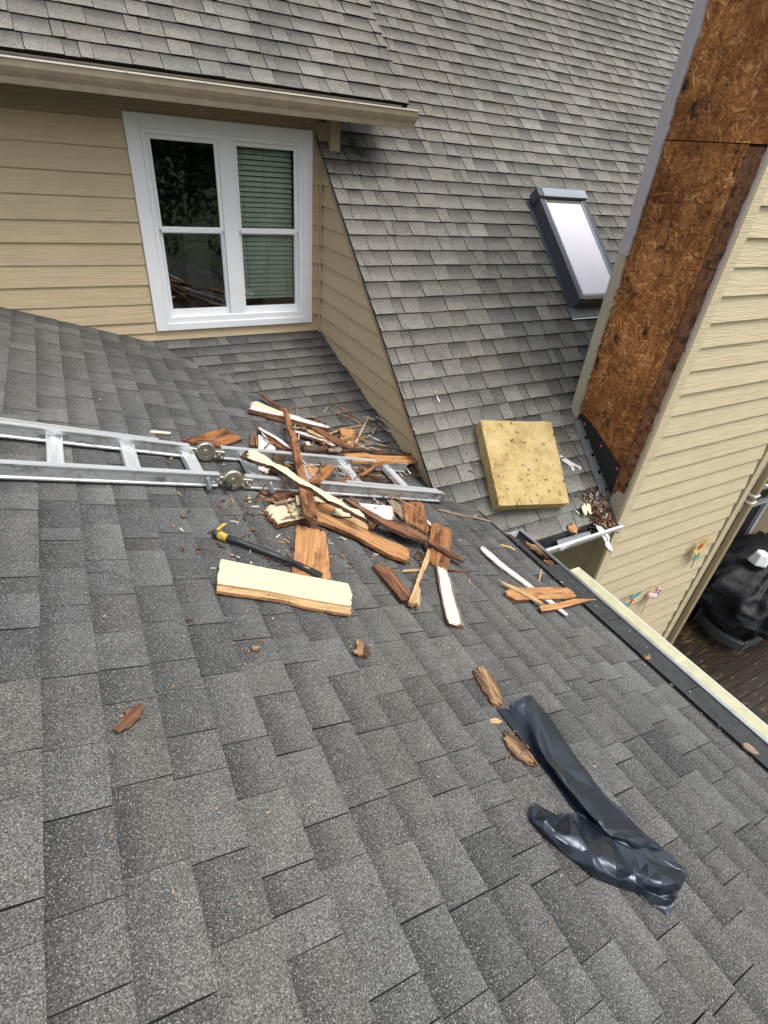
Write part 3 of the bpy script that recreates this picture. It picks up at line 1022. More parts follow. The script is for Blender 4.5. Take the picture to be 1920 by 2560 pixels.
# drain pipe hung below the porch gutter
dp = thing('drain_pipe', 'pale yellow-green drain pipe running outside the porch gutter', 'drain pipe', (2.62, 0.4, -2.42))
rprof = []
for cx, cy, a0_ in ((0.045, 0.025, 0), (-0.045, 0.025, 90), (-0.045, -0.025, 180), (0.045, -0.025, 270)):
    for q in range(4):
        t = math.radians(a0_ + 30 * q)
        rprof.append((cx + 0.02 * math.cos(t), cy + 0.02 * math.sin(t)))
pz = -2.345
sweep('pipe', rprof, (2.625, 1.745, pz), (2.625, -0.9, pz), (0, 0, 1), 'pipe_cream', dp)
for yy in (1.715, 0.872, 0.0):
    sweep('strap', [(a * 1.09, b * 1.09) for a, b in rprof], (2.625, yy + 0.03, pz), (2.625, yy, pz), (0, 0, 1), 'pipe_strap', dp)
box('edge_highlight', 2.692, 2.698, -0.9, 1.715, pz + 0.026, pz + 0.034, 'gutter_white', dp)  # white strip standing in for the highlight along the pipe's outer edge

# downpipe at the outer corner of the chase
dn = thing('downpipe', 'slim cream downpipe on the outer right corner of the chase', 'downpipe', (5.64, 2.10, -5.2))
box('pipe', 5.605, 5.675, 2.075, 2.135, -5.2, -2.0, 'trim_tan', dn, 0.008)
box('strap', 5.595, 5.685, 2.066, 2.145, -2.62, -2.60, 'plastic_white', dn)
box('strap', 5.595, 5.685, 2.066, 2.145, -2.70, -2.68, 'plastic_white', dn)

# ------------------------------------------------------------------ skylight
sk = thing('skylight', 'slate-framed skylight with a milky white pane in the main roof', 'skylight', onC(4.4, 4.0))
eC = Vector((0, 1, SCs)).normalized()
X0, X1 = 4.048, 4.632
L0, L1 = (onC(0, 3.665)), (onC(0, 4.545))
LL = (L1 - L0).length


def skb(name, x0, x1, s0, s1, h0, h1, mat, bev=0.0):
    v, f = obox(Vector((x0, L0.y, L0.z)) + eC * s0 + NC * h0, Vector((1, 0, 0)), eC, NC, x1 - x0, s1 - s0, h1 - h0)
    o = put(name, v, f, mat, sk)
    if bev:
        bevel(o, bev, 2)
    return o


skb('curb', X0, X0 + 0.03, 0, LL, -0.01, 0.095, 'slate_metal', 0.003)
skb('curb', X1 - 0.03, X1, 0, LL, -0.01, 0.095, 'slate_metal', 0.003)
skb('curb', X0 + 0.0301, X1 - 0.0301, 0, 0.03, -0.01, 0.095, 'olive_seal')
skb('sash', X0 - 0.008, X0 + 0.045, 0.012, LL - 0.02, 0.098, 0.128, 'slate_metal', 0.005)
skb('sash', X1 - 0.045, X1 + 0.008, 0.012, LL - 0.02, 0.098, 0.128, 'slate_metal', 0.005)
skb('sash', X0 + 0.0455, X1 - 0.0455, 0.012, 0.05, 0.098, 0.122, 'olive_seal', 0.004)
skb('bead', X0 + 0.046, X0 + 0.060, 0.052, LL - 0.09, 0.100, 0.126, 'slate_metal_light')
skb('bead', X1 - 0.060, X1 - 0.046, 0.052, LL - 0.09, 0.100, 0.126, 'slate_metal_light')
skb('bead', X0 + 0.0605, X1 - 0.0605, 0.051, 0.072, 0.100, 0.121, 'slate_metal_light')
skb('pane', X0 + 0.0605, X1 - 0.0605, 0.0725, LL - 0.11, 0.100, 0.114, 'skylight_glass')
skb('head_seal', X0 + 0.0455, X1 - 0.0455, LL - 0.11, LL - 0.06, 0.100, 0.118, 'olive_seal')
skb('hood', X0 - 0.022, X1 + 0.022, LL - 0.075, LL + 0.03, 0.03, 0.150, 'slate_metal', 0.012)
skb('hood_cap', X0 + 0.035, X1 + 0.02, LL - 0.073, LL + 0.018, 0.1505, 0.153, 'slate_metal_light')
skb('apron', X0 - 0.06, X1 + 0.06, -0.11, -0.002, 0.012, 0.015, 'flashing_grey')
skb('apron_edge', X0 - 0.06, X1 + 0.06, -0.118, -0.111, 0.010, 0.017, 'galvanised')
skb('side_flashing', X0 - 0.05, X0 - 0.001, 0.0, LL, 0.012, 0.0135, 'slate_metal')

# ------------------------------------------------------------------ ladder
ld = thing('ladder', 'scuffed aluminium folding ladder lying across the roof under broken boards', 'ladder', onA(0.6, 2.6, 0))


def rail(name, a, b, ha, hb, w_=0.03, hgt=0.072, mat='aluminium'):
    p0, p1 = onA(a[0], a[1], ha), onA(b[0], b[1], hb)
    h = hgt / 2
    # I-shaped rail: flanges top and bottom, thinner web
    prof = [(-w_ / 2, -h), (w_ / 2, -h), (w_ / 2, -h + 0.009), (0.006, -h + 0.012), (0.006, h - 0.012), (w_ / 2, h - 0.009), (w_ / 2, h), (-w_ / 2, h), (-w_ / 2, h - 0.007), (-w_ / 2 + 0.005, h - 0.014), (-w_ / 2 + 0.005, -h + 0.014), (-w_ / 2, -h + 0.007)]
    n = len(prof)
    slots = [0] * n
    slots[6] = 1
    slots[1] = 1
    return sweep(name, prof, p0, p1, NA, mat, ld, slots=slots, mats=[mat, 'aluminium_bright'])


rail('rail', (-1.15, 2.262), (0.430, 2.430), 0.055, 0.055, 0.036)
rail('rail', (-1.15, 2.705), (0.345, 2.735), 0.055, 0.055, 0.036)
rail('inner_rail', (-1.15, 2.742), (0.20, 2.772), 0.068, 0.060, 0.02, 0.05)
rail('rail', (0.565, 2.440), (1.945, 2.492), 0.055, 0.058, 0.036)
rail('rail', (0.520, 2.765), (1.900, 2.915), 0.055, 0.058, 0.036)
rail('inner_rail', (1.20, 2.510), (1.935, 2.535), 0.066, 0.066, 0.03, 0.045)
for (xa, ya, xb, yb) in ((-0.60, 2.335, -0.60, 2.70), (-0.253, 2.375, -0.253, 2.71), (0.05, 2.405, 0.05, 2.715), (0.345, 2.43, 0.335, 2.72), (0.655, 2.46, 0.665, 2.765), (1.0, 2.475, 1.01, 2.80), (1.325, 2.485, 1.345, 2.84), (1.70, 2.50, 1.715, 2.88)):
    p0, p1 = onA(xa, ya, 0.040), onA(xb, yb, 0.040)
    prof = [(-0.033, -0.012), (0.033, -0.012), (0.033, 0.020), (0.029, 0.020), (0.027, 0.004), (0.014, 0.012), (-0.014, 0.012), (-0.027, 0.004), (-0.029, 0.020), (-0.033, 0.020)]
    sweep('rung', prof, p0, p1, NA, 'aluminium_bright', ld)


def disc(name, c, axis, r, th, mat, parent, seg=28, bev=True):
    axis = axis.normalized()
    x = axis.orthogonal().normalized()
    y = axis.cross(x)
    v, f = [], []
    prof = [(0.0, r * 0.94), (0.12, r), (0.88, r), (1.0, r * 0.9), (1.0, r * 0.55), (0.88, r * 0.5), (0.88, r * 0.3), (1.15, r * 0.22), (1.15, 0.001)]
    for a, rr in prof:
        for k in range(seg):
            t = 2 * math.pi * k / seg
            v.append(c + axis * (a - 0.5) * th + x * rr * math.cos(t) + y * rr * math.sin(t))
    for i in range(len(prof) - 1):
        for k in range(seg):
            q = (k + 1) % seg
            f.append((i * seg + k, i * seg + q, (i + 1) * seg + q, (i + 1) * seg + k))
    f.append(tuple(range(seg - 1, -1, -1)))
    return put(name, v, f, mat, parent)


for cx, cy, kn in ((0.430, 2.742, 0), (0.500, 2.435, 1)):
    c = onA(cx, cy, 0.066)
    ax = Vector((0.05, -1, 0.10))
    disc('hinge', c + ax * 0.012, ax, 0.054, 0.034, 'steel', ld)
    for s in (-1, 1):
        v, f = obox(onA(cx + s * 0.075 - 0.035, cy - 0.018, 0.032), eaA, Vector((0, 1, 0)), NA, 0.07, 0.04, 0.048)
        hpl = put('hinge_plate', v, f, 'steel', ld)
        bevel(hpl, 0.004, 1)
        for q, e in ((-0.018, 0.045), (0.018, 0.045), (0.0, 0.062)):
            disc('rivet', onA(cx + s * 0.075 + q, cy - 0.022, e), ax, 0.005, 0.006, 'aluminium_bright', hpl, 8)
    if kn:
        k_ = onA(0.462, 2.375, 0.058)
        tube('knob', [k_ - Vector((0, -0.025, 0)), k_, k_ + Vector((0.003, -0.012, 0.002)), k_ + Vector((0.003, -0.03, 0.004)), k_ + Vector((0.003, -0.036, 0.004))], 0.016, 'rubber', ld, 14, radii=[0.010, 0.013, 0.0185, 0.018, 0.012])
for xx, yy in ((0.372, 2.396), (0.700, 2.412)):
    p = onA(xx, yy, 0.070)
    tube('lock_tab', [p + Vector((0, 0.0, 0.012)), p + Vector((0, -0.008, 0.008)), p + Vector((-0.002, -0.014, -0.015)), p + Vector((-0.005, -0.018, -0.045)), p + Vector((-0.006, -0.018, -0.056))], 0.012, 'plastic_grey2', ld, 12, radii=[0.006, 0.0125, 0.0135, 0.0125, 0.007])
v, f = obox(onA(1.935, 2.468, 0.012), eaA, Vector((0, 1, 0)), NA, 0.042, 0.05, 0.082)
bevel(put('foot', v, f, 'steel', ld), 0.01, 2)
v, f = obox(onA(1.930, 2.474, 0.006), eaA, Vector((0, 1, 0)), NA, 0.030, 0.040, 0.02)
put('foot_pad', v, f, 'rubber', ld)

#==DEBRIS==
# ------------------------------------------------------------------ torn-off wood
def plank(name, px, h, th, top, side, label, cat='wood piece', group='torn-off wood on the roof', jag=0.0032, seed=None, parent=None, step=0.016, axis=None, fray=1.0):
    """flat piece whose outline is px (photo survey points) on the roof surface raised by h (scalar or list)"""
    rr = random.Random(seed if seed is not None else int(px[0][0] * 7 + px[0][1] * 13))
    hs_ = h if isinstance(h, (list, tuple)) else [h] * len(px)
    P = [surf(x, y, hh) for (x, y), hh in zip(px, hs_)]
    c = sum(P, Vector()) / len(P)
    # best-fit plane z = a x + b y + c
    sxx = sxy = syy = sxz = syz = 1e-9
    for p in P:
        d = p - c
        sxx += d.x * d.x; sxy += d.x * d.y; syy += d.y * d.y; sxz += d.x * d.z; syz += d.y * d.z
    det = sxx * syy - sxy * sxy
    if abs(det) < 1e-7 * (sxx + syy) ** 2 or True:
        # blend towards the local roof slope so thin slivers stay flat
        lam = 0.0008 + 0.02 * (sxx + syy)
        nx0, ny0 = (-TA, 0.0) if (c.x < 2.3 and c.y < 5.616 - 1.36 * c.x) else ((0.0, SB) if c.x < 2.05 else (0.0, SCs))
        axx, ayy = sxx + lam, syy + lam
        bx, by = sxz + lam * nx0, syz + lam * ny0
        det = axx * ayy - sxy * sxy
        a = (bx * ayy - by * sxy) / det
        b = (by * axx - bx * sxy) / det
    n = Vector((-a, -b, 1)).normalized()
    d0 = n.dot(c)
    Q = [hit(n, d0, x, y) for x, y in px]
    # long axis: principal direction of the outline
    if axis is None:
        u_ = n.orthogonal().normalized()
        w__ = n.cross(u_)
        suu = suw = sww = 0.0
        for i in range(len(Q)):
            p_, q_ = Q[i], Q[(i + 1) % len(Q)]
            L = (q_ - p_).length
            for fr_ in (0.0, 0.25, 0.5, 0.75):
                dd_ = p_.lerp(q_, fr_) - c
                x_, y_ = dd_.dot(u_), dd_.dot(w__)
                suu += L * x_ * x_; suw += L * x_ * y_; sww += L * y_ * y_
        th_ = 0.5 * math.atan2(2 * suw, suu - sww)
        ex = u_ * math.cos(th_) + w__ * math.sin(th_)
    else:
        ex = Q[axis[1]] - Q[axis[0]]
    F = frame_of(c, ex, n)
    ring_ = []
    m = len(Q)
    for i in range(m):
        p, q = Q[i], Q[(i + 1) % m]
        L = (q - p).length
        along = abs((q - p).normalized().dot(ex.normalized())) if L > 1e-6 else 1
        end_ = along < 0.72 and L > 0.012
        st_ = 0.0065 if end_ else step
        k = max(1, int(L / st_))
        amp = min(0.013, 0.22 * L) * fray if end_ else jag * (0.7 if along > 0.9 else 1.3)
        nn = n.cross(q - p)
        nn = nn.normalized() if nn.length > 1e-9 else Vector()
        for s in range(k):
            r = p.lerp(q, s / k)
            if s:
                r = r + nn * rr.uniform(-amp, amp)
            ring_.append(r)
    bm = bmesh.new()
    inv = F.inverted()
    tv = [bm.verts.new(inv @ r) for r in ring_]
    bv = [bm.verts.new(inv @ (r - n * th + n * rr.uniform(-0.12, 0.12) * th)) for r in ring_]
    k = len(tv)
    try:
        ft = bm.faces.new(tv)
        fb = bm.faces.new(bv[::-1])
    except ValueError:
        bm.free()
        return None
    ft.normal_update()
    sides = []
    for i in range(k):
        j = (i + 1) % k
        sides.append(bm.faces.new((tv[j], tv[i], bv[i], bv[j])))
    for f_ in sides + [fb]:
        f_.material_index = 1
    bmesh.ops.triangulate(bm, faces=[ft, fb])
    bmesh.ops.recalc_face_normals(bm, faces=bm.faces[:])
    # gentle cup and twist so no face is dead flat
    for v_ in bm.verts:
        w_ = mnoise.noise(Vector((v_.co.x * 5, v_.co.y * 14, c.x * 9 + c.y * 5))) * 0.006
        v_.co.z += w_
    me = bpy.data.meshes.new(name)
    bm.to_mesh(me)
    bm.free()
    me.materials.append(mt(top))
    me.materials.append(mt(side))
    o = bpy.data.objects.new(name, me)
    COL.objects.link(o)
    PW[o.name] = F
    if parent is not None:
        o.parent = parent
        o.matrix_local = PW[parent.name].inverted() @ F
    else:
        o.matrix_world = F
        tag(o, label, cat, group)
    return o


Z0 = (400, 950, .36166)
Z1 = (600, 960, .18083)
Z2 = (850, 1000, .18083)
Z3 = (640, 1180, .18083)
Z4 = (900, 1220, .18083)
Z5 = (1000, 1150, .2411)
Z8 = (1260, 1000, .27135)
Z9 = (1400, 1150, .2101)
S = 'wood_scrap'
PL = [
    (S, Z(Z1, [(285, 150), (325, 142), (620, 345), (640, 395), (560, 365), (430, 255)]), .055, .012, 'wood_red', 'wood_rot', 'thin red-brown lath, topmost of the pile, pointing to the window'),
    (S, Z(Z1, [(165, 250), (240, 246), (540, 368), (700, 415), (665, 440), (440, 375), (170, 295)]), .05, .02, 'paint_cream', 'wood_pale', 'cream strip tucked behind the white peeling batten'),
    (S, Z(Z1, [(142, 300), (250, 318), (640, 400), (900, 485), (1200, 565), (1240, 595), (1220, 615), (1000, 562), (720, 492), (560, 442), (300, 390), (138, 352)]), .048, .028, 'paint_white', 'wood_red', 'long white peeling batten at the top of the pile'),
    (S, Z(Z1, [(133, 350), (300, 395), (600, 455), (740, 520), (1000, 570), (1180, 605), (1180, 622), (1000, 598), (640, 530), (400, 465), (180, 392)]), .024, .02, 'wood_red', 'wood_rot', 'brown split lath lying under the white peeling batten'),
    (S, Z(Z1, [(255, 590), (300, 608), (520, 735), (725, 875), (700, 892), (600, 832), (480, 742), (350, 672), (250, 612)]), .055, .012, 'paint_white', 'wood_red', 'narrow white-edged splinter leaning on the far ladder rail'),
    (S, Z(Z1, [(238, 590), (350, 670), (480, 745), (600, 835), (715, 890), (715, 915), (640, 905), (500, 860), (330, 715)]), .035, .02, 'wood_red', 'wood_rot', 'dark brown splinter beneath the white-edged one'),
    (S, Z(Z1, [(255, 705), (330, 718), (505, 830), (470, 1050), (400, 1225), (255, 1180)]), .022, .02, 'paint_white', 'wood_pale', 'pinkish white board end standing between the ladder rails'),
    (S, Z(Z1, [(150, 672), (180, 665), (205, 850), (138, 852)]), .03, .02, 'wood_red', 'wood_rot', 'small upright brown stub left of the pinkish board'),
    (S, Z(Z1, [(212, 700), (248, 705), (258, 860), (222, 852)]), .028, .02, 'wood_orange', 'wood_rot', 'small upright orange stub touching the pinkish board'),
    (S, Z(Z1, [(490, 890), (650, 900), (640, 1000), (595, 1110), (500, 1270), (380, 1262), (450, 1080)]), .085, .03, 'wood_rot', 'wood_rot', 'fibrous rotten brown block across the far ladder rail'),
    (S, Z(Z1, [(595, 612), (640, 620), (860, 660), (1180, 760), (1375, 850), (1290, 862), (1100, 775), (780, 672)]), .045, .015, 'paint_white_worn', 'wood_red', 'long thin pale lath right of the leaning brown board'),
    (S, Z(Z1, [(930, 625), (1010, 640), (1200, 730), (1190, 755), (1100, 735), (930, 660)]), .055, .012, 'wood_pale', 'wood_red', 'short pale split lath over the thin pale lath'),
    (S, Z(Z1, [(980, 588), (1060, 592), (1250, 690), (1480, 825), (1620, 880), (1520, 900), (1400, 858), (1180, 725), (985, 615)]), .065, .02, 'wood_red', 'wood_rot', 'long dark brown board running right to the rake wall'),
    (S, Z(Z1, [(790, 610), (850, 575), (930, 590), (905, 630), (830, 640)]), .03, .01, 'bark_pale', 'wood_red', 'crumpled shavings below the white peeling batten', 'wood piece', 'torn-off wood on the roof', 0.008),
    (S, Z(Z1, [(1030, 500), (1110, 478), (1118, 495), (1060, 525)]), .02, .01, 'wood_red', 'wood_rot', 'red splinter poking out behind the white batten'),
    (S, Z(Z1, [(1235, 680), (1370, 625), (1395, 640), (1250, 695)]), .02, .01, 'wood_pale', 'wood_red', 'short pale stick left of the upright orange block'),
    (S, Z(Z2, [(15, 682), (200, 664), (560, 698), (860, 722), (995, 735), (980, 750), (700, 756), (500, 745), (300, 705), (30, 706)]), .095, .018, 'wood_rot', 'wood_rot', 'purple-brown strip along the top of the far ladder rail'),
    (S, Z(Z2, [(50, 745), (370, 727), (450, 742), (600, 772), (760, 745), (970, 745), (1082, 832), (1062, 856), (600, 860), (445, 872), (420, 856), (180, 850)]), .090, .018, 'wood_fresh', 'wood_fresh', 'fresh orange pointed board over the far ladder rail'),
    (S, Z(Z2, [(8, 392), (75, 378), (205, 408), (207, 560), (195, 640), (60, 575), (0, 535)]), .025, .02, 'wood_fresh', 'wood_orange', 'square fresh orange block behind the ladder', ),
    (S, Z(Z2, [(385, 218), (408, 222), (320, 420), (228, 600), (203, 612), (215, 560), (310, 380)]), .03, .012, 'wood_pale', 'wood_grey', 'pale brown stick leaning on the square orange block'),
    (S, Z(Z2, [(515, 408), (523, 420), (420, 505), (320, 575), (285, 585), (330, 530)]), .012, .01, 'wood_rot', 'wood_rot', 'dark splintered twig near the rake wall'),
    (S, Z(Z1, [(870, 830), (930, 860), (1210, 868), (1232, 900), (1050, 922), (900, 915)]), .105, .03, 'wood_rot', 'wood_rot', 'black rotten stick resting on the far ladder rail'),
    (S, Z(Z1, [(890, 795), (955, 800), (1012, 852), (930, 856)]), .108, .012, 'paint_cream_worn', 'wood_rot', 'cream flake on the black rotten stick'),
    (S, Z(Z1, [(1230, 890), (1390, 860), (1412, 900), (1390, 942), (1230, 932)]), .108, .022, 'wood_grey', 'wood_rot', 'short olive-brown chunk on the far ladder rail'),
    (S, Z(Z1, [(1130, 1120), (1230, 1108), (1312, 1160), (1200, 1290), (1100, 1382), (1000, 1372), (940, 1335), (1050, 1260)]), .095, .025, 'wood_orange', 'bark_pale', 'split orange-brown chunk wedged between the ladder rails', 'wood piece', 'torn-off wood on the roof', 0.008),
    (S, Z(Z1, [(918, 1172), (1010, 1122), (1112, 1182), (1055, 1262), (980, 1275)]), .055, .02, 'wood_fresh', 'wood_orange', 'orange board corner under the split chunk'),
    (S, Z(Z2, [(575, 868), (520, 915), (335, 1035), (245, 1035), (430, 930), (480, 880)]), .085, .012, 'wood_orange', 'wood_red', 'short orange stick bridging two ladder rungs'),
    (S, Z(Z2, [(105, 935), (330, 915), (372, 940), (300, 985), (200, 1012), (150, 1000)]), .02, .012, 'wood_grey', 'wood_grey', 'grey-beige curved scrap under the right ladder rungs'),
    (S, Z(Z2, [(255, 1060), (440, 995), (560, 1040), (700, 1140), (290, 1125)]), .02, .015, 'wood_rot', 'wood_rot', 'dark shattered board under the right ladder rungs'),
    (S, Z(Z2, [(-120, 1130), (60, 1090), (80, 1160), (-60, 1190)]), .015, .015, 'wood_orange', 'wood_rot', 'orange shard under the middle ladder rungs'),
    (S, Z(Z3, [(70, 250), (300, 255), (720, 265), (720, 330), (400, 335), (75, 300)]), .018, .014, 'wood_red', 'wood_rot', 'long reddish board pinned under the near ladder rail'),
    (S, Z(Z3, [(188, 372), (232, 320), (400, 338), (560, 352), (330, 412)]), .03, .012, 'wood_red', 'wood_rot', 'flat brown shard just below the near ladder rail'),
    (S, Z(Z3, [(255, 432), (350, 398), (540, 355), (545, 375), (420, 422), (300, 445)]), .055, .010, 'wood_grey', 'wood_grey', 'grey splinter above the weathered cream board'),
    (S, Z(Z3, [(140, 500), (205, 442), (300, 470), (560, 420), (660, 500), (720, 600), (705, 632), (290, 722), (235, 640)]), .042, .025, 'paint_cream_worn', 'wood_orange', 'weathered cream board end at the left of the lower pile'),
    (S, Z(Z3, [(548, 320), (606, 320), (622, 440), (570, 452)]), .075, .012, 'paint_cream', 'wood_grey', 'small cream block beside the leaning brown board'),
    (S, Z(Z3, [(795, 345), (900, 360), (1010, 410), (900, 440), (815, 440)]), .05, .015, 'paint_cream', 'wood_pale', 'cream board corner right of the leaning brown board'),
    (S, Z(Z3, [(600, 700), (700, 655), (800, 690), (925, 800), (860, 805), (700, 740)]), .022, .015, 'wood_rot', 'wood_rot', 'dark fibrous shred above the big orange board'),
    (S, Z(Z3, [(1200, 642), (1335, 618), (1562, 740), (1545, 792), (1385, 740)]), .045, .015, 'wood_pale', 'wood_fresh', 'pale yellow shard behind the long orange plank'),
    (S, Z(Z3, [(1072, 592), (1125, 498), (1335, 612), (1200, 618)]), .06, .012, 'paint_cream', 'wood_rot', 'small cream triangle on the long orange plank'),
    (S, Z(Z3, [(820, 470), (1000, 420), (1120, 500), (1070, 585), (1180, 640)]) + Z(Z4, [(100, 592), (300, 680), (580, 788), (682, 850), (660, 1000), (500, 952), (400, 922), (250, 832), (0, 690)]) + Z(Z3, [(1300, 850), (1000, 722), (780, 640)]), .042, .02, 'wood_fresh', 'wood_orange', 'long fresh orange plank in the lower pile', ),
    (S, Z(Z3, [(560, 728), (970, 832), (1000, 1100), (1030, 1490), (900, 1465), (500, 1390), (530, 1150)]), .022, .018, 'wood_fresh', 'wood_orange', 'flat orange board lying under the pry bar tip'),
    (S, Z(Z4, [(0, 205), (250, 235), (440, 250), (458, 320), (445, 442), (370, 446), (240, 392), (0, 272)]), .05, .02, 'paint_white', 'wood_pale', 'white painted board end below the ladder foot'),
    (S, Z(Z4, [(-230, 130), (-100, 185), (350, 425), (560, 468), (800, 588), (960, 698), (880, 722), (640, 642), (470, 562), (300, 482), (0, 285), (-150, 190)]), .085, .02, 'wood_red', 'wood_rot', 'long cracked brown lath crossing the white board end'),
    (S, Z(Z4, [(300, 490), (420, 498), (620, 560), (830, 650), (885, 712), (640, 658), (460, 575)]), .05, .02, 'wood_grey', 'wood_rot', 'grey-olive board under the cracked brown lath'),
    (S, Z(Z4, [(110, 432), (300, 420), (322, 470), (230, 502), (180, 560), (120, 502)]), .06, .02, 'wood_rot', 'wood_rot', 'dark rotten knot of wood beside the long orange plank'),
    (S, Z(Z4, [(890, 712), (960, 705), (1100, 780), (1280, 882), (1455, 980), (1405, 1002), (1240, 922), (1050, 812)]), .055, .014, 'wood_red', 'wood_rot', 'dark splintered lath crossing the rounded orange board'),
    (S, Z(Z4, [(700, 560), (800, 590), (960, 700), (905, 705), (820, 640)]), .06, .012, 'bark_pale', 'wood_rot', 'ragged pale splinter above the dark crossing lath', 'wood piece', 'torn-off wood on the roof', 0.008),
    (S, Z(Z4, [(590, 222), (700, 195), (862, 205), (900, 340), (952, 560), (935, 612), (850, 570), (740, 502), (650, 462), (600, 370)]), .035, .02, 'wood_orange', 'bark_pale', 'dark-stained red-brown board below the ladder foot', ),
    (S, Z(Z4, [(375, 165), (470, 170), (580, 250), (592, 380), (600, 442), (450, 262)]), .03, .02, 'wood_grey', 'wood_rot', 'brown strip between the white end and the dark-stained board'),
    (S, Z(Z4, [(922, 432), (978, 490), (972, 522), (930, 482)]), .02, .01, 'paint_white', 'wood_grey', 'small white chip by the dark-stained board'),
    (S, Z(Z4, [(985, 495), (1040, 480), (1150, 525), (1240, 570), (1265, 620), (1270, 900), (1210, 1135), (1100, 1085), (975, 992), (968, 760)]), .032, .02, 'wood_orange', 'wood_fresh', 'rounded orange-brown board with a dark knot'),
    (S, Z(Z4, [(940, 842), (970, 870), (962, 1000), (822, 1300), (812, 1350), (836, 1390), (830, 1632), (670, 1562), (740, 1400), (800, 1220)]), .04, .018, 'wood_pale', 'wood_fresh', 'pale paddle-shaped split beside the rounded board'),
    (S, Z(Z4, [(185, 1062), (240, 1050), (430, 1100), (460, 1180), (560, 1290), (690, 1430), (650, 1542), (580, 1562), (400, 1342), (280, 1190)]), .03, .024, 'wood_red', 'wood_rot', 'brown bark-faced slab left of the pale paddle split'),
    (S, Z(Z4, [(585, 1142), (830, 1112), (905, 1118), (850, 1140), (592, 1162)]), .015, .008, 'wood_pale', 'wood_pale', 'thin pale stick crossing the paddle-shaped split'),
    (S, Z(Z4, [(1222, 1128), (1470, 1150), (1470, 1168), (1230, 1146)]), .012, .008, 'wood_red', 'wood_red', 'thin brown stick right of the white moulding'),
    (S, Z(Z4, [(370, 640), (430, 585), (530, 590), (440, 660), (400, 672)]), .02, .012, 'wood_red', 'wood_rot', 'red chip between the long orange plank and the grey board'),
    (S, Z(Z4, [(860, 770), (890, 760), (960, 850), (920, 870)]), .03, .012, 'wood_rot', 'wood_rot', 'dark stub above the pale paddle split'),
    (S, Z(Z4, [(770, 940), (800, 850), (880, 920), (870, 1000), (830, 985)]), .02, .012, 'wood_rot', 'bark_pale', 'curled brown scrap left of the paddle split', 'wood piece', 'torn-off wood on the roof', 0.008),
    (S, Z(Z5, [(395, 506), (640, 560), (955, 628), (950, 640), (640, 582), (392, 518)]), .012, .008, 'wood_grey', 'wood_red', 'long thin brown stick right of the ladder foot'),
    (S, [(1202, 1369), (1208, 1366), (1217, 1374), (1262, 1412), (1320, 1456), (1372, 1494), (1421, 1534), (1415, 1539), (1360, 1497), (1308, 1458), (1255, 1418), (1222, 1393), (1206, 1376)], .022, .009, 'paint_white_f', 'paint_white_worn', 'long straight white stick pointing at the porch gutter'),
    (S, Z(Z8, [(12, 1762), (72, 1722), (590, 1724), (640, 1780), (672, 1814), (590, 1832), (110, 1834), (22, 1792)]), .028, .02, 'wood_fresh', 'wood_red', 'orange split block under the long white stick'),
    (S, Z(Z8, [(320, 1912), (362, 1890), (500, 1870), (640, 1832), (862, 1836), (700, 1872), (520, 1922), (350, 1946)]), .026, .016, 'wood_fresh', 'wood_rot', 'frayed orange wedge reaching over the porch gutter'),
    (S, Z(Z8, [(-50, 1652), (0, 1676), (160, 1742), (362, 1866), (350, 1878), (150, 1772), (0, 1692)]), .036, .008, 'wood_pale', 'wood_pale', 'thin pale stick under the long white stick'),
    (S, Z(Z8, [(195, 1300), (282, 1330), (430, 1430), (426, 1462), (330, 1412), (210, 1322)]), .02, .016, 'bark_pale', 'wood_orange', 'orange bark strip in the upper end of the porch gutter', 'wood piece', 'torn-off wood on the roof', 0.008),
    (S, Z(Z8, [(365, 1475), (430, 1480), (482, 1530), (460, 1546), (400, 1512)]), .02, .012, 'bark_pale', 'wood_orange', 'short bark chip in the porch gutter below the bark strip', 'wood piece', 'torn-off wood on the roof', 0.008),
    (S, Z(Z8, [(340, 1560), (352, 1562), (330, 1672), (318, 1676)]), .01, .008, 'wood_pale', 'wood_orange', 'small orange stick upright of the split block'),
    (S, Z((600, 1500, .36166), [(800, 292), (835, 272), (872, 312), (912, 352), (890, 386), (830, 386), (775, 350), (806, 342)]), .018, .008, 'bark_pale', 'bark_pale', 'lone curled bark chip in the middle of the porch roof', 'wood piece', 'torn-off wood on the roof', 0.008),
    (S, Z((900, 1560, .30139), [(945, 392), (1010, 350), (1082, 402), (1162, 532), (1192, 652), (1115, 666), (1040, 562), (985, 480)]), .018, .008, 'bark_pale', 'wood_red', 'pale bark slab above the black plastic sheet', 'wood piece', 'torn-off wood on the roof', 0.008),
    (S, Z((1200, 1700, .36166), [(165, 350), (232, 372), (312, 440), (402, 576), (290, 552), (212, 492), (175, 420)]), .018, .008, 'bark_pale', 'wood_red', 'orange bark slab tucked against the black plastic sheet', 'wood piece', 'torn-off wood on the roof', 0.008),
    (S, Z((0, 1200, .42194), [(832, 1318), (852, 1342), (830, 1402), (770, 1462), (692, 1502), (678, 1462), (742, 1400), (735, 1370), (790, 1360)]), .018, .008, 'wood_red', 'wood_rot', 'lone red-brown splinter at the left of the porch roof'),
    (S, Z((1200, 1700, .36166), [(65, 272), (112, 264), (156, 286), (130, 298), (70, 292)]), .012, .008, 'wood_pale', 'wood_pale', 'small pale chip between the two bark slabs'),
    (S, Z((500, 1560, .30139), [(425, 190), (450, 182), (485, 200), (478, 214), (440, 212)]), .012, .01, 'bark_pale', 'wood_rot', 'tiny frayed chip on the left half of the porch roof', 'wood piece', 'torn-off wood on the roof', 0.008),
    (S, Z(Z0, [(150, 412), (300, 372), (442, 330), (572, 402), (430, 452), (300, 442)]), .03, .016, 'wood_orange', 'wood_red', 'orange pointed board behind the far ladder hinge'),
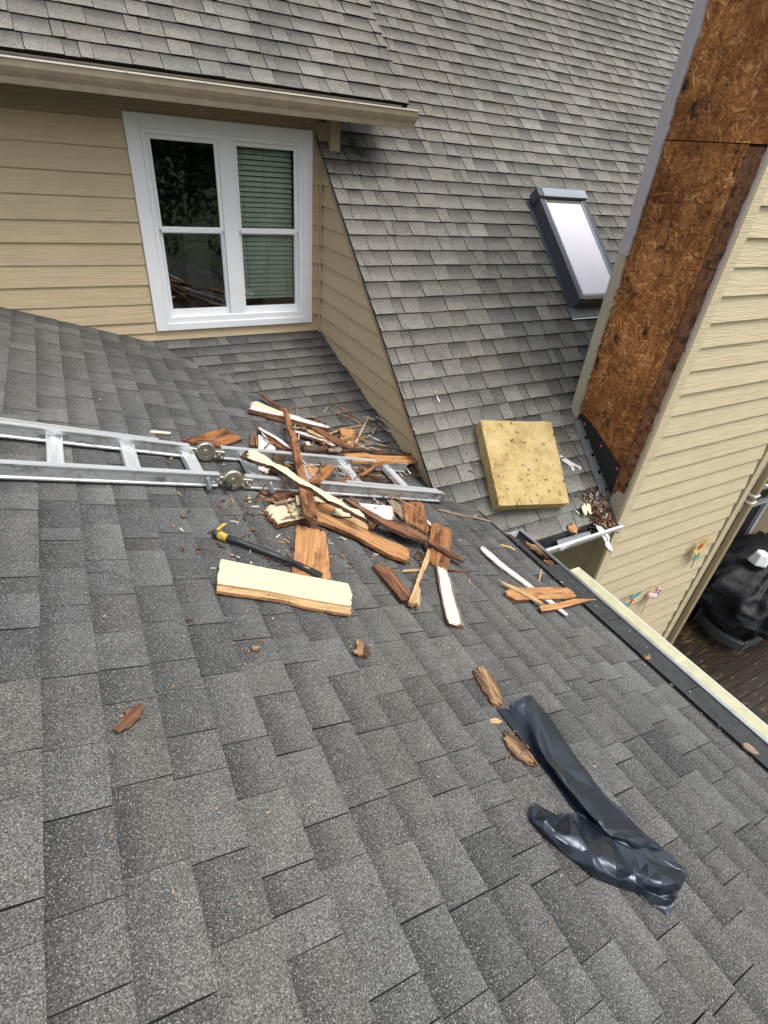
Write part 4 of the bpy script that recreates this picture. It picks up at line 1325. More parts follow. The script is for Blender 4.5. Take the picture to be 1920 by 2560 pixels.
    (S, Z((1300, 1560, .30139), [(1030, 262), (1070, 248), (1105, 272), (1080, 298), (1040, 292)]), .014, .01, 'bark_pale', 'wood_grey', 'pinkish bark curl beside the porch gutter', 'wood piece', 'torn-off wood on the roof', 0.008),
    (S, Z((1220, 1250, .42194), [(1508, 1442), (1540, 1440), (1585, 1478), (1605, 1510), (1560, 1500), (1515, 1465)]), .014, .012, 'wood_grey', 'wood_grey', 'grey-brown bark curl near the right edge by the gutter'),
    (S, Z(Z8, [(592, 1152), (640, 1132), (682, 1190), (672, 1232), (602, 1200)]), .03, .02, 'wood_fresh', 'bark_pale', 'orange bark clump at the foot of the main roof', 'wood piece', 'torn-off wood on the roof', 0.008),
    (S, Z(Z8, [(715, 985), (745, 950), (770, 1000), (760, 1062), (738, 1052)]), .045, .012, 'paint_cream', 'wood_grey', 'cream flake on the rot heap beside the chase'),
    (S, Z(Z8, [(765, 952), (800, 968), (806, 1050), (790, 1050), (762, 1000)]), .045, .012, 'paint_cream', 'wood_grey', 'second cream flake on the rot heap, nearer the chase'),
    (S, Z(Z8, [(845, 1148), (880, 1165), (900, 1162), (975, 1262), (968, 1300), (1012, 1392), (998, 1388), (985, 1408), (930, 1332), (935, 1310), (870, 1205)]), .045, .012, 'paint_white_worn', 'wood_grey', 'white pointed lath hanging over the short white gutter', 'wood piece', 'torn-off wood on the roof', 0.005),
    (S, Z(Z8, [(512, 512), (530, 505), (640, 580), (722, 622), (700, 648), (680, 622), (640, 605), (645, 650), (630, 655), (615, 610), (540, 560)]), .012, .006, 'paint_white', 'wood_grey', 'forked white paint strip right of the foam block'),
    (S, Z(Z8, [(612, 440), (625, 440), (708, 552), (696, 556)]), .01, .006, 'wood_grey', 'wood_grey', 'thin grey stick between foam block and chase'),
    (S, Z(Z5, [(1035, 870), (1060, 872), (1150, 895), (1195, 925), (1180, 935), (1130, 905), (1050, 890)]), .01, .006, 'wood_pale', 'wood_pale', 'curled pale shaving above the long white stick'),
    (S, Z((780, 780, .2411), [(1262, 825), (1276, 828), (1330, 930), (1318, 934)]), .010, .008, 'paint_white_worn', 'wood_red', 'short white-edged stick on the main roof'),
    (S, Z((300, 780, .36166), [(205, 822), (235, 818), (352, 832), (350, 842), (215, 835)]), .014, .008, 'paint_white', 'wood_pale', 'white sliver above the left end of the ladder'),
    (S, Z(Z1, [(1225, 245), (1240, 243), (1400, 320), (1480, 352), (1470, 368), (1390, 335)]), .01, .006, 'wood_red', 'wood_rot', 'thin brown twig on the low roof patch by the rake wall'),
]
for rec in PL:
    plank(*rec)

# leaning brown board and the long cream board over the ladder
plank(S, Z(Z1, [(605, 338), (650, 328), (700, 500), (760, 660), (800, 800), (832, 960), (880, 1130), (930, 1330)]) + Z(Z3, [(780, 290), (832, 500), (862, 620), (720, 612), (660, 562), (640, 440), (598, 210)]) + Z(Z1, [(790, 1200), (740, 960), (700, 740), (650, 560), (620, 400)]),
      .118, .02, 'wood_orange', 'wood_red', 'tall brown board leaning across both ladder rails')
plank(S, Z(Z1, [(112, 930), (190, 918), (340, 990), (470, 1090), (640, 1150), (830, 1300), (1000, 1398)]) + Z(Z3, [(1150, 378), (1290, 490), (1420, 520), (1535, 655), (1400, 590), (1150, 452), (1000, 402), (900, 322), (750, 214), (600, 160)]) + Z(Z1, [(460, 1140), (300, 1090), (120, 1020)]),
      .140, .022, 'paint_cream', 'wood_rot', 'long cream-painted board lying over the ladder', jag=0.004)
plank(S, Z(Z1, [(8, 985), (90, 915), (130, 930), (115, 1020), (60, 1010)]), .136, .02, 'wood_rot', 'wood_rot', 'torn brown tip at the left end of the long cream board', jag=0.005)

# two-part pieces
t = thing('clapboard_scrap', 'cream clapboard offcut with a raw orange lower edge, nearest the camera', 'board', surf(690, 1450), 'torn-off wood on the roof')
plank('painted_face', Z(Z0, [(420, 1240), (600, 1270), (1300, 1410), (1330, 1480), (1320, 1562), (760, 1458), (400, 1402), (400, 1362)]), .040, .016, 'paint_cream_f', 'wood_pale', '', parent=t, jag=.0015, fray=.25)
plank('raw_edge', Z(Z0, [(400, 1404), (760, 1460), (1322, 1563), (1320, 1622), (1150, 1590), (1000, 1562), (860, 1522), (560, 1482), (395, 1457)]), .028, .014, 'wood_pale', 'wood_fresh', '', parent=t, jag=.002, fray=.3)
t = thing('moulding_scrap', 'white-faced moulding strip with brown edges below the rounded board', 'moulding', surf(1110, 1480), 'torn-off wood on the roof')
plank('wood_back', Z(Z4, [(1045, 1080), (1200, 1130), (1260, 1250), (1312, 1500), (1400, 1760), (1440, 1922), (1222, 1862), (1190, 1800), (1100, 1400)]), .024, .02, 'wood_grey', 'wood_red', '', parent=t, jag=.002)
plank('white_face', Z(Z4, [(1070, 1088), (1182, 1122), (1236, 1250), (1286, 1490), (1370, 1760), (1392, 1882), (1232, 1858), (1205, 1790), (1125, 1420)]), .030, .005, 'paint_white_f', 'paint_white_f', '', parent=t, jag=.002)

# ------------------------------------------------------------------ heap of rot at the foot of the chase and loose crumbs
def crumbs(name, label, cat, recs):
    vs, fs, ms, order = [], [], [], []
    for (p, n, L, W, T, ang, m) in recs:
        ex = n.orthogonal().normalized()
        ex = Matrix.Rotation(ang, 3, n) @ ex
        ey = n.cross(ex)
        b0 = len(vs)
        vs += [p - ex * L - ey * W, p + ex * L * 0.8 - ey * W * 0.5, p + ex * L + ey * W * 0.3, p - ex * L * 0.7 + ey * W,
               p - ex * L * .9 - ey * W * .6 + n * T, p + ex * L * 0.6 - ey * W * 0.3 + n * T, p + ex * L * .7 + ey * W * 0.1 + n * T, p - ex * L * 0.5 + ey * W * .6 + n * T]
        fs += [tuple(b0 + i for i in q) for q in ((4, 5, 6, 7), (0, 1, 5, 4), (1, 2, 6, 5), (2, 3, 7, 6), (3, 0, 4, 7))]
        if m not in order:
            order.append(m)
        ms += [order.index(m)] * 5
    o = put(name, vs, fs, order, None, ms)
    o['kind'] = 'stuff'
    o['label'] = label
    return o


rr = random.Random(21)
recs = []
for i in range(320):
    px = rr.gauss(1501, 19)
    py = 1274 + (px - 1490) * 0.6 + rr.gauss(0, 24)
    p = hit(NC, DC + rr.uniform(0.006, 0.05) * max(0.2, 1 - abs(px - 1503) / 45), px, min(max(py, 1225), 1332))
    if p.x > XF - 0.03:
        continue
    n_ = (NC + Vector((rr.uniform(-.5, .5), rr.uniform(-.5, .5), rr.uniform(-.2, .5)))).normalized()
    recs.append((p, n_, rr.uniform(.012, .05), rr.uniform(.003, .008), rr.uniform(.004, .01), rr.uniform(0, 6.28), rr.choice(('wood_red', 'wood_rot', 'wood_rot', 'wood_rot', 'wood_red', 'bark_pale', 'paint_white_f'))))
recs2 = []
for i in range(340):
    px, py = rr.gauss(840, 105), rr.gauss(1165, 68)
    if not (640 < px < 1060 and 1010 < py < 1300):
        continue
    p = surf(px, py, rr.uniform(.012, .055))
    n_ = (NA + Vector((rr.uniform(-.25, .25), rr.uniform(-.25, .25), 0))).normalized()
    recs2.append((p, n_, rr.uniform(.02, .11), rr.uniform(.002, .008), rr.uniform(.003, .009), rr.uniform(0, 6.28), rr.choice(('wood_red', 'wood_rot', 'wood_rot', 'wood_orange', 'wood_red', 'wood_fresh', 'wood_pale', 'wood_fresh', 'paint_cream_worn', 'paint_white_worn'))))
crumbs('wood_splinters', 'dark splinters and shreds filling the gaps of the wood pile', 'rubble', recs2)
crumbs('wood_rubble', 'heap of rotten brown wood crumbs at the foot of the chase', 'rubble', recs)
recs = []
for i in range(90):      # paint flakes along the chase and foam block
    px, py = rr.uniform(1385, 1505), rr.uniform(1040, 1300)
    if px < 1385 + (py - 1050) * 0.2 or px > 1432 + (py - 1040) * 0.42:
        continue
    p = hit(NC, DC + 0.012, px, py)
    recs.append((p, NC, rr.uniform(.003, .012), rr.uniform(.002, .005), .002, rr.uniform(0, 6.28), rr.choice(('paint_white_f', 'paint_white_f', 'wood_red', 'bark_pale'))))
for i in range(330):     # pile surroundings
    px, py = rr.gauss(800, 190), rr.gauss(1290, 95)
    if not (420 < px < 1340 and 1040 < py < 1560):
        continue
    p = surf(px, py, 0.011)
    recs.append((p, NA, rr.uniform(.004, .028), rr.uniform(.002, .006), .005, rr.uniform(0, 6.28), rr.choice(('paint_white_f', 'wood_red', 'wood_rot', 'wood_red', 'bark_pale', 'wood_pale'))))
for i in range(60):      # thin scatter over the porch and low roof
    px, py = rr.uniform(150, 1800), rr.uniform(880, 2450)
    p = surf(px, py, 0.011)
    if p.x > 2.3 or (p.z > -1.2 and p.y > 3):
        continue
    recs.append((p, NA, rr.uniform(.003, .008), rr.uniform(.0015, .003), .002, rr.uniform(0, 6.28), rr.choice(('paint_white_f', 'paint_white_f', 'wood_pale', 'bark_pale'))))
for cx_, cy_, sp_ in ((905, 1622, 16), (632, 1617, 18), (1222, 1715, 22), (1290, 1870, 22), (322, 1790, 18), (1360, 1490, 35), (1050, 1420, 45)):
    for i in range(16):
        p = surf(rr.gauss(cx_, sp_), rr.gauss(cy_, sp_ * .8), 0.010)
        recs.append((p, NA, rr.uniform(.003, .012), rr.uniform(.001, .003), .003, rr.uniform(0, 6.28), rr.choice(('wood_pale', 'bark_pale', 'wood_red', 'wood_orange'))))
for i in range(70):      # along the porch gutter
    yy = rr.uniform(0.0, 2.1)
    p = onA(rr.uniform(2.22, 2.42), yy, 0.012)
    if p.x > 2.318:
        p = onA(p.x, yy, 0.011 + (p.x - 2.318) * 0.13)
    recs.append((p, NA, rr.uniform(.003, .010), rr.uniform(.0015, .004), .003, rr.uniform(0, 6.28), rr.choice(('paint_white_f', 'bark_pale', 'wood_rot', 'flashing_grey'))))
crumbs('wood_crumbs', 'scattered paint flakes and wood crumbs on the shingles', 'rubble', recs)
recs = []
for i in range(120):     # wet litter in the gutters
    if i < 80:
        p = Vector((rr.uniform(2.345, 2.45), rr.uniform(-0.2, 2.1), zA(2.335) - 0.012 - rr.uniform(0.03, 0.09)))
    else:
        p = Vector((rr.uniform(3.2, 3.56), rr.uniform(2.10, 2.19), -2.425 - rr.uniform(0.0, 0.07)))
    recs.append((p, Vector((rr.uniform(-.3, .3), rr.uniform(-.3, .3), 1)).normalized(), rr.uniform(.008, .03), rr.uniform(.003, .010), .003, rr.uniform(0, 6.28), rr.choice(('wood_rot', 'wood_rot', 'wood_red', 'gutter_inside'))))
crumbs('gutter_litter', 'wet brown litter lying in the gutters', 'litter', recs)

# torn galvanised sheet in the short gutter
pts = Z(Z8, [(485, 1292), (720, 1225), (790, 1205), (800, 1235), (720, 1275), (600, 1345), (530, 1390), (510, 1360)])
n_ = Vector((0, 0.35, 1)).normalized()
c0 = Vector((2.95, 2.13, -2.44))
v = [hit(n_, n_.dot(c0), *p) for p in pts]
k = len(v)
v += [q - n_ * 0.002 for q in v]
tag(put('metal_sheet', v, [tuple(range(k)), tuple(range(2 * k - 1, k - 1, -1))] + [((i + 1) % k, i, k + i, k + (i + 1) % k) for i in range(k)], 'galvanised'),
    'torn shiny metal sheet lying in the short white gutter', 'metal sheet')

# ------------------------------------------------------------------ foam insulation block
fb = [hit(NC, DC + 0.004, *p) for p in ((1178, 1069), (1232, 1277.5))]
ev_ = (fb[0] - fb[1])
exv = (hit(NC, DC + 0.125, 1424.6, 1257.6) - hit(NC, DC + 0.125, 1248.5, 1264.6))
tops = [hit(NC, DC + 0.125, *p) for p in ((1248.5, 1264.6), (1424.6, 1257.6), (1378.7, 1054), (1201.4, 1049.5))]
bots = [p - NC * 0.118 - (tops[0] - fb[1] - NC * 0.121) * 0.8 for p in tops]
bm = bmesh.new()
bv = [bm.verts.new(p) for p in bots + tops]
for q in ((3, 2, 1, 0), (4, 5, 6, 7), (0, 1, 5, 4), (1, 2, 6, 5), (2, 3, 7, 6), (3, 0, 4, 7)):
    bm.faces.new([bv[i] for i in q])
bmesh.ops.subdivide_edges(bm, edges=bm.edges[:], cuts=26, use_grid_fill=True)
bm.normal_update()
for v_ in bm.verts:
    edge = sum(1 for f_ in v_.link_faces if abs(f_.normal.dot(v_.normal)) < 0.95) > 0
    v_.co += v_.normal * (mnoise.noise(v_.co * 9) * 0.004 + (-abs(mnoise.noise(v_.co * 55)) * 0.016 if edge else 0))
me = bpy.data.meshes.new('foam_block')
F = frame_of(sum(tops, Vector()) / 4, exv, NC)
bmesh.ops.transform(bm, matrix=F.inverted(), verts=bm.verts[:])
bm.to_mesh(me)
bm.free()
me.materials.append(mt('foam'))
o = bpy.data.objects.new('foam_block', me)
COL.objects.link(o)
o.matrix_world = F
tag(o, 'thick yellow foam insulation block lying on the foot of the main roof', 'insulation')

# ------------------------------------------------------------------ pry bar
pb = thing('pry_bar', 'black pry bar with a yellow-splashed claw lying on the porch roof', 'pry bar', surf(650, 1380))
sh = [surf(556, 1341, .028), surf(600, 1355, .028), surf(668, 1381, .030), surf(735, 1407, .036)]
tube('shaft', sh, 0.0125, 'tool_black', pb, 14, radii=[0.0145, 0.0145, 0.014, 0.0125])
d_ = (sh[-1] - sh[-2]).normalized()
tip = surf(805, 1440, .032)
nrm = NA
ey_ = nrm.cross(d_).normalized()
secs = [(sh[-1] - d_ * 0.01, 0.010, 0.009), (sh[-1].lerp(tip, .35), 0.0165, 0.006), (sh[-1].lerp(tip, .8), 0.022, 0.004), (tip, 0.020, 0.0018)]
v, f = [], []
for p, wv, hv in secs:
    v += [p - ey_ * wv - nrm * hv, p + ey_ * wv - nrm * hv, p + ey_ * wv + nrm * hv, p - ey_ * wv + nrm * hv]
for i in range(3):
    for q in range(4):
        r = (q + 1) % 4
        f.append((4 * i + q, 4 * i + r, 4 * i + 4 + r, 4 * i + 4 + q))
f += [(3, 2, 1, 0), (12, 13, 14, 15)]
put('flat_blade', v, f, 'tool_black', pb)
hp = sh[-1].lerp(tip, .45) + nrm * 0.0068
v = [hp + d_ * a * 0.016 + ey_ * b * 0.005 for a, b in ((-1, -.6), (-.6, -1), (.6, -1), (1, 0), (.6, 1), (-.6, 1), (-1, .6))]
put('nail_slot', v + [p + nrm * 0.0006 for p in v], [tuple(range(7)), tuple(range(13, 6, -1))] + [(i, (i + 1) % 7, 7 + (i + 1) % 7, 7 + i) for i in range(7)], 'wood_fresh', pb)
h0 = surf(560, 1342, .028)
tube('collar', [h0 + d_ * 0.014, h0, h0 - d_ * 0.012, h0 - d_ * 0.030], 0.015, 'tool_yellow', pb, 14, radii=[0.0172, 0.0185, 0.0195, 0.018])
tube('head', [h0 - d_ * 0.028, h0 - d_ * 0.042, h0 - d_ * 0.052], 0.015, 'tool_black', pb, 12, radii=[0.019, 0.020, 0.015])
for s in (-1, 1):
    q0 = h0 - d_ * 0.038 + ey_ * (0.004 + s * 0.006)
    tube('claw', [q0, q0 + nrm * 0.02 + ey_ * 0.012, q0 + nrm * 0.034 + ey_ * 0.03 + d_ * 0.008, q0 + nrm * 0.038 + ey_ * 0.044 + d_ * 0.016], 0.007, 'tool_yellow', pb, 8, radii=[0.009, 0.0085, 0.0065, 0.003])

# ------------------------------------------------------------------ black plastic sheet
ZB = (1200, 1700, .36166)


def crom(a, b, c, d, t):
    return 0.5 * ((2 * b) + (-a + c) * t + (2 * a - 5 * b + 4 * c - d) * t * t + (-a + 3 * b - 3 * c + d) * t ** 3)


def patch(rows, nu, nv, amp, seed):
    """rows of (zx, zy, h) control points -> dense wrinkled grid of world points"""
    P = [[hit(NA, DA + max(h, 0.010), ZB[0] + ZB[2] * x, ZB[1] + ZB[2] * y) for x, y, h in r] for r in rows]
    m = len(P[0])
    def at(seq, t):
        t = min(max(t, 0), len(seq) - 1.0001)
        i = int(t)
        g = lambda k: seq[min(max(k, 0), len(seq) - 1)]
        return crom(g(i - 1), g(i), g(i + 1), g(i + 2), t - i)
    out = []
    rq = random.Random(int(seed * 100))
    CU, CV = max(3, nu // 24), max(2, nv // 22)
    H = [[rq.uniform(-1, 1) for _ in range(CV + 2)] for _ in range(CU + 2)]
    H2 = [[rq.uniform(-1, 1) for _ in range(2 * CV + 3)] for _ in range(2 * CU + 3)]

    def facet(G, x, y):
        i, j = int(x), int(y)
        fx, fy = x - i, y - j
        a_, b_, c_, d__ = G[i][j], G[i + 1][j], G[i][j + 1], G[i + 1][j + 1]
        if (i + j) % 2:
            return a_ + (b_ - a_) * fx + (d__ - b_) * fy if fx > fy else a_ + (c_ - a_) * fy + (d__ - c_) * fx
        return a_ + (b_ - a_) * fx + (c_ - a_) * fy if fx + fy < 1 else d__ + (c_ - d__) * (1 - fx) + (b_ - d__) * (1 - fy)

    for a in range(nu + 1):
        ta = a / nu * (len(P) - 1)
        line = [at([P[i][k] for i in range(len(P))], ta) for k in range(m)]
        row = []
        for b in range(nv + 1):
            q = at(line, b / nv * (m - 1))
            e = min(b, nv - b) / nv * 2
            s = Vector((q.x * 6 + seed, q.y * 6, seed * 3.1))
            wx = min(max(a / nu * CU + 0.45 * mnoise.noise(s), 0), CU)
            wy = min(max(b / nv * CV + 0.45 * mnoise.noise(s + Vector((9, 3, 1))), 0), CV)
            wz = facet(H, wx, wy) * 0.85 + facet(H2, wx * 2, wy * 2) * 0.38
            row.append(q + NA * (wz * amp * min(1, 0.3 + e * 1.6)))
        out.append(row)
    # keep everything above the shingles
    for r in out:
        for i, q in enumerate(r):
            dd = NA.dot(q) - DA
            if dd < 0.0125:
                r[i] = q + NA * (0.0125 - dd)
    return out


up_rows = [
    [(115, 195, .012), (190, 185, .018), (242, 150, .045), (300, 118, .055), (350, 110, .04)],
    [(200, 310, .010), (285, 330, .014), (350, 270, .05), (420, 280, .05), (480, 260, .012)],
    [(330, 470, .010), (385, 480, .014), (425, 470, .05), (510, 450, .04), (600, 440, .012)],
    [(440, 612, .010), (500, 640, .014), (545, 650, .05), (630, 620, .035), (712, 600, .012)],
    [(560, 772, .010), (625, 800, .014), (685, 835, .045), (760, 790, .035), (842, 770, .012)],
    [(650, 892, .012), (740, 930, .014), (800, 985, .045), (880, 940, .035), (985, 900, .012)],
    [(820, 1040, .016), (860, 1050, .02), (900, 1075, .04), (1010, 1030, .035), (1120, 1045, .012)],
    [(960, 1125, .03), (1000, 1130, .032), (1050, 1140, .035), (1130, 1120, .03), (1235, 1140, .012)],
    [(1100, 1205, .028), (1150, 1205, .028), (1190, 1195, .025), (1240, 1200, .02), (1335, 1228, .012)],
    [(1230, 1270, .025), (1290, 1280, .02), (1330, 1290, .018), (1380, 1310, .016), (1440, 1343, .014)]]
lo_rows = []
for e0, m0, u0 in (
        ((365, 985), (358, 915, .03), (370, 852, .02)), ((430, 1062), (450, 985, .035), (522, 936, .02)),
        ((562, 1172), (560, 1060, .04), (575, 912, .03)), ((682, 1272), (672, 1100, .045), (662, 915, .035)),
        ((792, 1362), (772, 1190, .045), (722, 962, .025)), ((922, 1418), (892, 1260, .045), (832, 1052, .03)),
        ((1032, 1452), (1012, 1290, .05), (962, 1132, .035)), ((1152, 1486), (1132, 1340, .05), (1102, 1202, .035)),
        ((1252, 1512), (1252, 1400, .05), (1232, 1272, .035)), ((1342, 1527), (1392, 1440, .045), (1442, 1345, .03))):
    lo_rows.append([(*e0, .013), (e0[0] * .8 + m0[0] * .2, e0[1] * .8 + m0[1] * .2, .024), m0, u0])
tip_rows = [
    [(1080, 1440, .03), (1060, 1450, .012)],
    [(1200, 1480, .035), (1160, 1530, .012)],
    [(1290, 1515, .04), (1250, 1590, .012)],
    [(1342, 1528, .04), (1306, 1632, .012)]]
vs, fs = [], []
for rows, nu, nv, amp, sd_ in ((up_rows, 200, 70, 0.017, 1.3), (lo_rows, 190, 70, 0.024, 4.7), (tip_rows, 24, 12, 0.006, 8.1)):
    g = patch(rows, nu, nv, amp, sd_)
    b0 = len(vs)
    for r in g:
        vs += r
    for a in range(nu):
        for b in range(nv):
            i = b0 + a * (nv + 1) + b
            fs.append((i, i + 1, i + nv + 2, i + nv + 1))
bag = put('plastic_sheet', vs, fs, 'polythene', None, smooth=False)
tag(bag, 'crumpled shiny black plastic sheet folded over on the porch roof', 'plastic sheet')

# ------------------------------------------------------------------ deck with the covered grill
dk = struct(put('deck', *boxv(2.6, 12, -2.0, 3.3, -5.42, -5.26), 'deck_wood'), 'dark weathered wooden deck far below the porch eave')
ZD = -5.2
yy = -0.6
while yy < 3.28:
    x0 = 4.6 if yy < 2.0 else 5.6
    v, f = boxv(x0, 11.5, yy, min(yy + 0.138, 3.29), ZD - 0.04, ZD)
    put('deck_board', v, f, 'deck_wood', dk, frame=Matrix.Translation((8 + random.uniform(-1, 1), yy, ZD)))
    yy += 0.144

gr = thing('covered_grill', 'barbecue grill under a creased black plastic cover on the deck', 'grill', (7.68, 2.2, ZD))
vs, fs = [], []
NT, NR = 96, 44
for a in range(NR + 1):
    t = a / NR
    for b in range(NT):
        th = 2 * math.pi * b / NT
        ca, sa = math.cos(th), math.sin(th)
        # superellipse footprint, dome at the top
        pw = 0.5
        ex_ = math.copysign(abs(ca) ** pw, ca) * 0.90
        ey2 = math.copysign(abs(sa) ** pw, sa) * 0.50
        hem = 0.30 if ca < 0 else 0.12
        if t < 0.4:
            r = (t / 0.4) ** 0.75 * 0.94
            z = ZD + 1.0 - 0.10 * (t / 0.4) ** 3 - 0.22 * max(0, -ca) * (t / 0.4) ** 1.5
        else:
            r = 0.94 + 0.16 * (t - 0.4)
            z0_ = ZD + 0.90 - 0.22 * max(0, -ca)
            z = z0_ + (ZD + hem - z0_) * (t - 0.4) / 0.6
        p = Vector((7.68 + ex_ * r, 2.2 + ey2 * r, z))
        s = Vector((th * 1.2, z * 1.1, 3.3)) if t > 0.3 else p * 1.6
        fold = (1 - 2 * abs(mnoise.noise(Vector((ca * 3.2, sa * 3.2, z * 1.4))))) * 0.12 * min(1, t * 2) + mnoise.noise(p * 2.6) * 0.10 + (1 - 2 * abs(mnoise.noise(p * 4.5))) * 0.05 + (1 - 2 * abs(mnoise.noise(p * 11))) * 0.014
        p += Vector((ca, sa, 0.25)) * fold
        vs.append(p)
for a in range(NR):
    for b in range(NT):
        q = (b + 1) % NT
        fs.append((a * NT + b, (a + 1) * NT + b, (a + 1) * NT + q, a * NT + q))
put('cover', vs, fs, 'polythene_matt', gr, smooth=True)
for xx, yy in ((7.25, 1.9), (8.2, 1.9), (7.25, 2.55), (8.2, 2.55)):
    tube('leg', [(xx, yy, ZD), (xx, yy, ZD + 0.4)], 0.025, 'tool_black', gr, 8)

# grey moulded tray in front of the grill
tr_ = thing('plastic_tray', 'grey moulded plastic tray with a bowed front on the deck', 'tray', (6.95, 2.05, ZD))
vs, fs = [], []
nseg = 14
outl = []
for i in range(nseg + 1):
    s = i / nseg
    outl.append((6.78 + 0.10 * (2 * s - 1) ** 2 - 0.03, 2.42 - 0.66 * s))
def tray_ring(off, z):
    return [Vector((x + off, 2.09 + (y - 2.09) * (1 - off * 1.2), z)) for x, y in outl]
A_ = tray_ring(0, ZD + 0.002); B_ = tray_ring(-0.012, ZD + 0.13); C_ = tray_ring(0.012, ZD + 0.155); D_ = tray_ring(0.05, ZD + 0.15); E_ = tray_ring(0.075, ZD + 0.06)
rows_ = [A_, B_, C_, D_, E_, [Vector((7.45, p.y, ZD + 0.07)) for p in E_]]
for r in rows_:
    vs += r
for a in range(len(rows_) - 1):
    for b in range(nseg):
        i = a * (nseg + 1) + b
        fs.append((i, i + 1, i + nseg + 2, i + nseg + 1))
put('tray_shell', vs, fs, 'plastic_grey', tr_, smooth=False)
box('side_wall', 6.80, 7.4, 2.40, 2.425, ZD, ZD + 0.24, 'plastic_grey', tr_, 0.006)
box('side_wall', 6.86, 7.4, 1.745, 1.77, ZD, ZD + 0.17, 'plastic_grey', tr_, 0.006)

# white cap on top of the cover
cp = hit(Vector((0, 0, 1)), ZD + 1.04, 1893, 1405)
v, f = [], []
for k_, (r, z) in enumerate(((0.13, 0.0), (0.135, 0.02), (0.085, 0.15), (0.07, 0.165))):
    for i in range(6):
        t = i * math.pi / 3 + 0.3
        v.append(cp + Vector((r * math.cos(t), r * math.sin(t), z)))
for a in range(3):
    for i in range(6):
        q = (i + 1) % 6
        f.append((6 * a + i, 6 * a + q, 6 * a + 6 + q, 6 * a + 6 + i))
f += [(5, 4, 3, 2, 1, 0), (18, 19, 20, 21, 22, 23)]
o = put('white_lantern', v, f, 'plastic_white')
bevel(o, 0.008, 2)
tag(o, 'white faceted plastic lantern on top of the black grill cover', 'lantern')

# ------------------------------------------------------------------ garden stakes hung on the cream siding
YF = CH_Y0 - 0.035


def onwall(px, py, out=0.0):
    return hit(Vector((0, 1, 0)), YF - out, px, py)


def blade(name, c, dx, dz, L, W, mat, parent, tilt=0.15, n=8):
    """leaf-shaped thin solid petal from c along (dx,dz)"""
    d = Vector((dx, 0, dz)).normalized()
    s = Vector((-d.z, 0, d.x))
    pts = []
    for i in range(n):
        t = i / (n - 1)
        pts.append((t, math.sin(math.pi * t) ** 0.7 * W + 0.001))
    ring_ = [c + d * L * t + s * w_ + Vector((0, -tilt * L * t, 0)) for t, w_ in pts] + [c + d * L * t - s * w_ + Vector((0, -tilt * L * t, 0)) for t, w_ in pts[::-1]]
    k = len(ring_)
    v = ring_ + [p + Vector((0, 0.003, 0)) for p in ring_]
    return put(name, v, [tuple(range(k)), tuple(range(2 * k - 1, k - 1, -1))] + [((i + 1) % k, i, k + i, k + (i + 1) % k) for i in range(k)], mat, parent)


c = onwall(1750, 1365, .03)
fl = thing('flower_stake', 'yellow and red metal flower stake on the cream siding', 'ornament', c, 'garden stakes on the siding')
for i in range(10):
    t = i * math.pi / 5 + 0.2
    blade('petal', c + Vector((0, 0, 0)), math.cos(t), math.sin(t), 0.125 * (1.1 if math.sin(t) > 0 else .95), 0.022, 'petal', fl)
for i in range(6):
    t = i * math.pi / 3
    blade('inner_petal', c + Vector((0, -0.008, 0)), math.cos(t), math.sin(t), 0.04, 0.012, 'petal_red', fl)
for t in (-2.5, -1.9, -1.2, -0.6, 0.6, 2.6):
    blade('leaf', onwall(1741, 1388, .02), math.cos(t), math.sin(t), 0.07, 0.016, 'leaf_green', fl)
tube('stem', [c, onwall(1741, 1388, .015), onwall(1727, 1420, .012)], 0.004, 'wire', fl, 6)

c = onwall(1630, 1488, .03)
fm_ = thing('flamingo_stake', 'small pink flamingo stake on the cream siding', 'ornament', c, 'garden stakes on the siding')
body = [onwall(1619, 1493, .03), onwall(1624, 1489, .03), onwall(1630, 1488, .03), onwall(1636, 1488, .03), onwall(1639, 1486, .03)]
tube('body', body, .03, 'pink', fm_, 12, radii=[.010, .032, .038, .026, .014])
neck = [onwall(1637, 1487, .04), onwall(1644, 1488, .045), onwall(1648, 1482, .045), onwall(1641, 1476, .045), onwall(1643, 1471, .045), onwall(1649, 1473, .045)]
tube('neck', neck, .009, 'pink', fm_, 8, radii=[.016, .014, .013, .014, .019, .014])
tube('beak', [onwall(1648, 1473, .045), onwall(1651, 1477, .045), onwall(1650, 1481, .045)], .008, 'rubber', fm_, 8, radii=[.010, .008, .002])
blade('wing', onwall(1633, 1489, .066), -1, -0.1, .075, .022, 'pink', fm_)
tube('stem', [onwall(1629, 1490, .02), onwall(1617, 1500, .015), onwall(1603, 1535, .012)], 0.003, 'wire', fm_, 6)

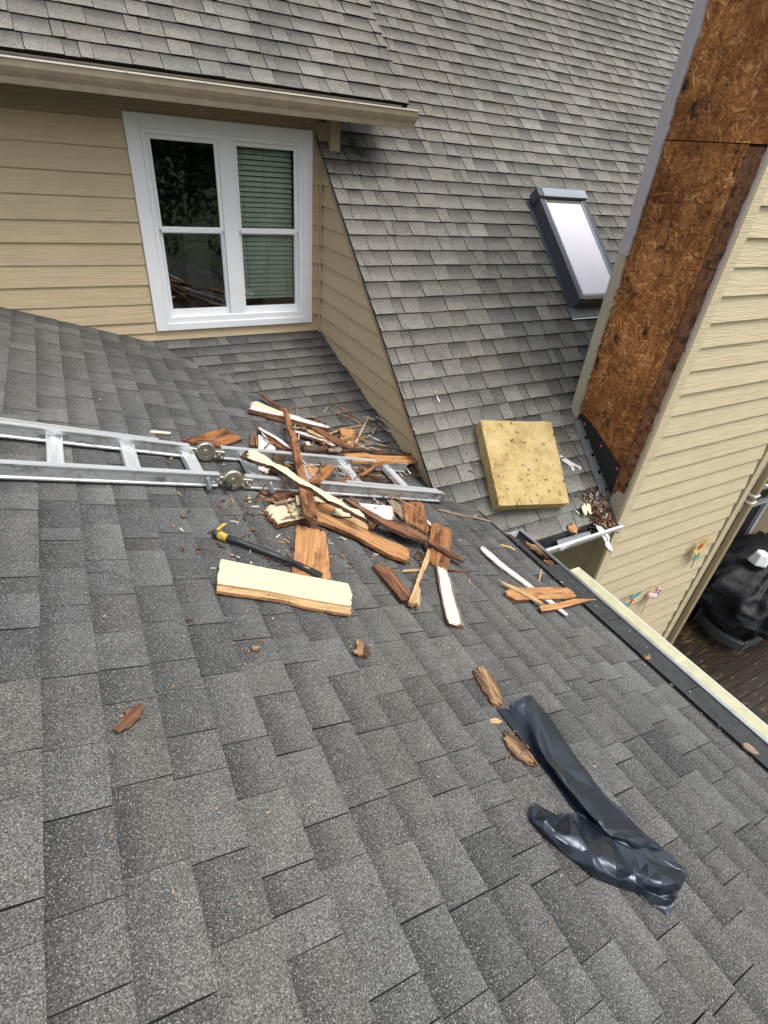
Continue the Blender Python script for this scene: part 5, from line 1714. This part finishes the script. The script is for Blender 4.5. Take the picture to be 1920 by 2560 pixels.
c = onwall(1575, 1500, .03)
df = thing('dragonfly_stake', 'teal winged dragonfly stake on the cream siding', 'ornament', c, 'garden stakes on the siding')
for px, py, dx, dz, L in ((1576, 1500, -.5, 1, .13), (1580, 1497, .9, 1, .13), (1571, 1506, -1, -.15, .14), (1574, 1507, -.9, -.9, .12)):
    blade('wing', onwall(px, py, .035), dx, dz, L, .026, 'teal', df)
tube('body', [onwall(1582, 1498, .04), onwall(1578, 1505, .04), onwall(1570, 1514, .04), onwall(1562, 1522, .03)], .009, 'petal_red', df, 8, radii=[.014, .011, .007, .004])
tube('stem', [onwall(1572, 1512, .02), onwall(1560, 1532, .012)], 0.003, 'wire', df, 6)

# ------------------------------------------------------------------ trees behind the camera that the panes mirror
def tree(x, y, h, label, seed):
    rr = random.Random(seed)
    t = thing('tree', label, 'tree', (x, y, -6.2), 'trees behind the porch')
    tube('trunk', [(x, y, -6.2), (x + .2, y, -6.2 + h * .4), (x, y + .1, -6.2 + h * .8)], .2, 'bark', t, 8, radii=[.28, .2, .06])
    vs, fs = [], []
    for i in range(14000):
        a = rr.uniform(0, 6.283); u = rr.uniform(-1, 1); r = rr.random() ** .4
        q = Vector((math.cos(a) * math.sqrt(1 - u * u) * h * .3, math.sin(a) * math.sqrt(1 - u * u) * h * .3, u * h * .42)) * r
        q *= 0.75 + 0.5 * mnoise.noise(q * .6 + Vector((seed, 0, 0)))
        p = Vector((x, y, -6.2 + h * .43)) + q
        s = rr.uniform(.07, .17)
        d1 = Vector((rr.gauss(0, 1), rr.gauss(0, 1), rr.gauss(0, 1))).normalized()
        d2 = d1.orthogonal().normalized()
        b0 = len(vs)
        vs += [p - d1 * s, p + d2 * s * .5, p + d1 * s, p - d2 * s * .5]
        fs.append((b0, b0 + 1, b0 + 2, b0 + 3))
    put('crown', vs, fs, 'leaf', t)


for i, (x, y, h) in enumerate(((3, -17, 16), (8, -18, 17), (13, -17, 16), (-3, -17, 16), (18, -19, 17))):
    tree(x, y, h, ('tall green tree behind the porch, mirrored in the window', 'second tree behind the porch, right of the mirrored one', 'third tree behind the porch, over the deck garden', 'tree behind the porch to the left of the mirrored one', 'farthest right tree behind the deck garden')[i], 40 + i)
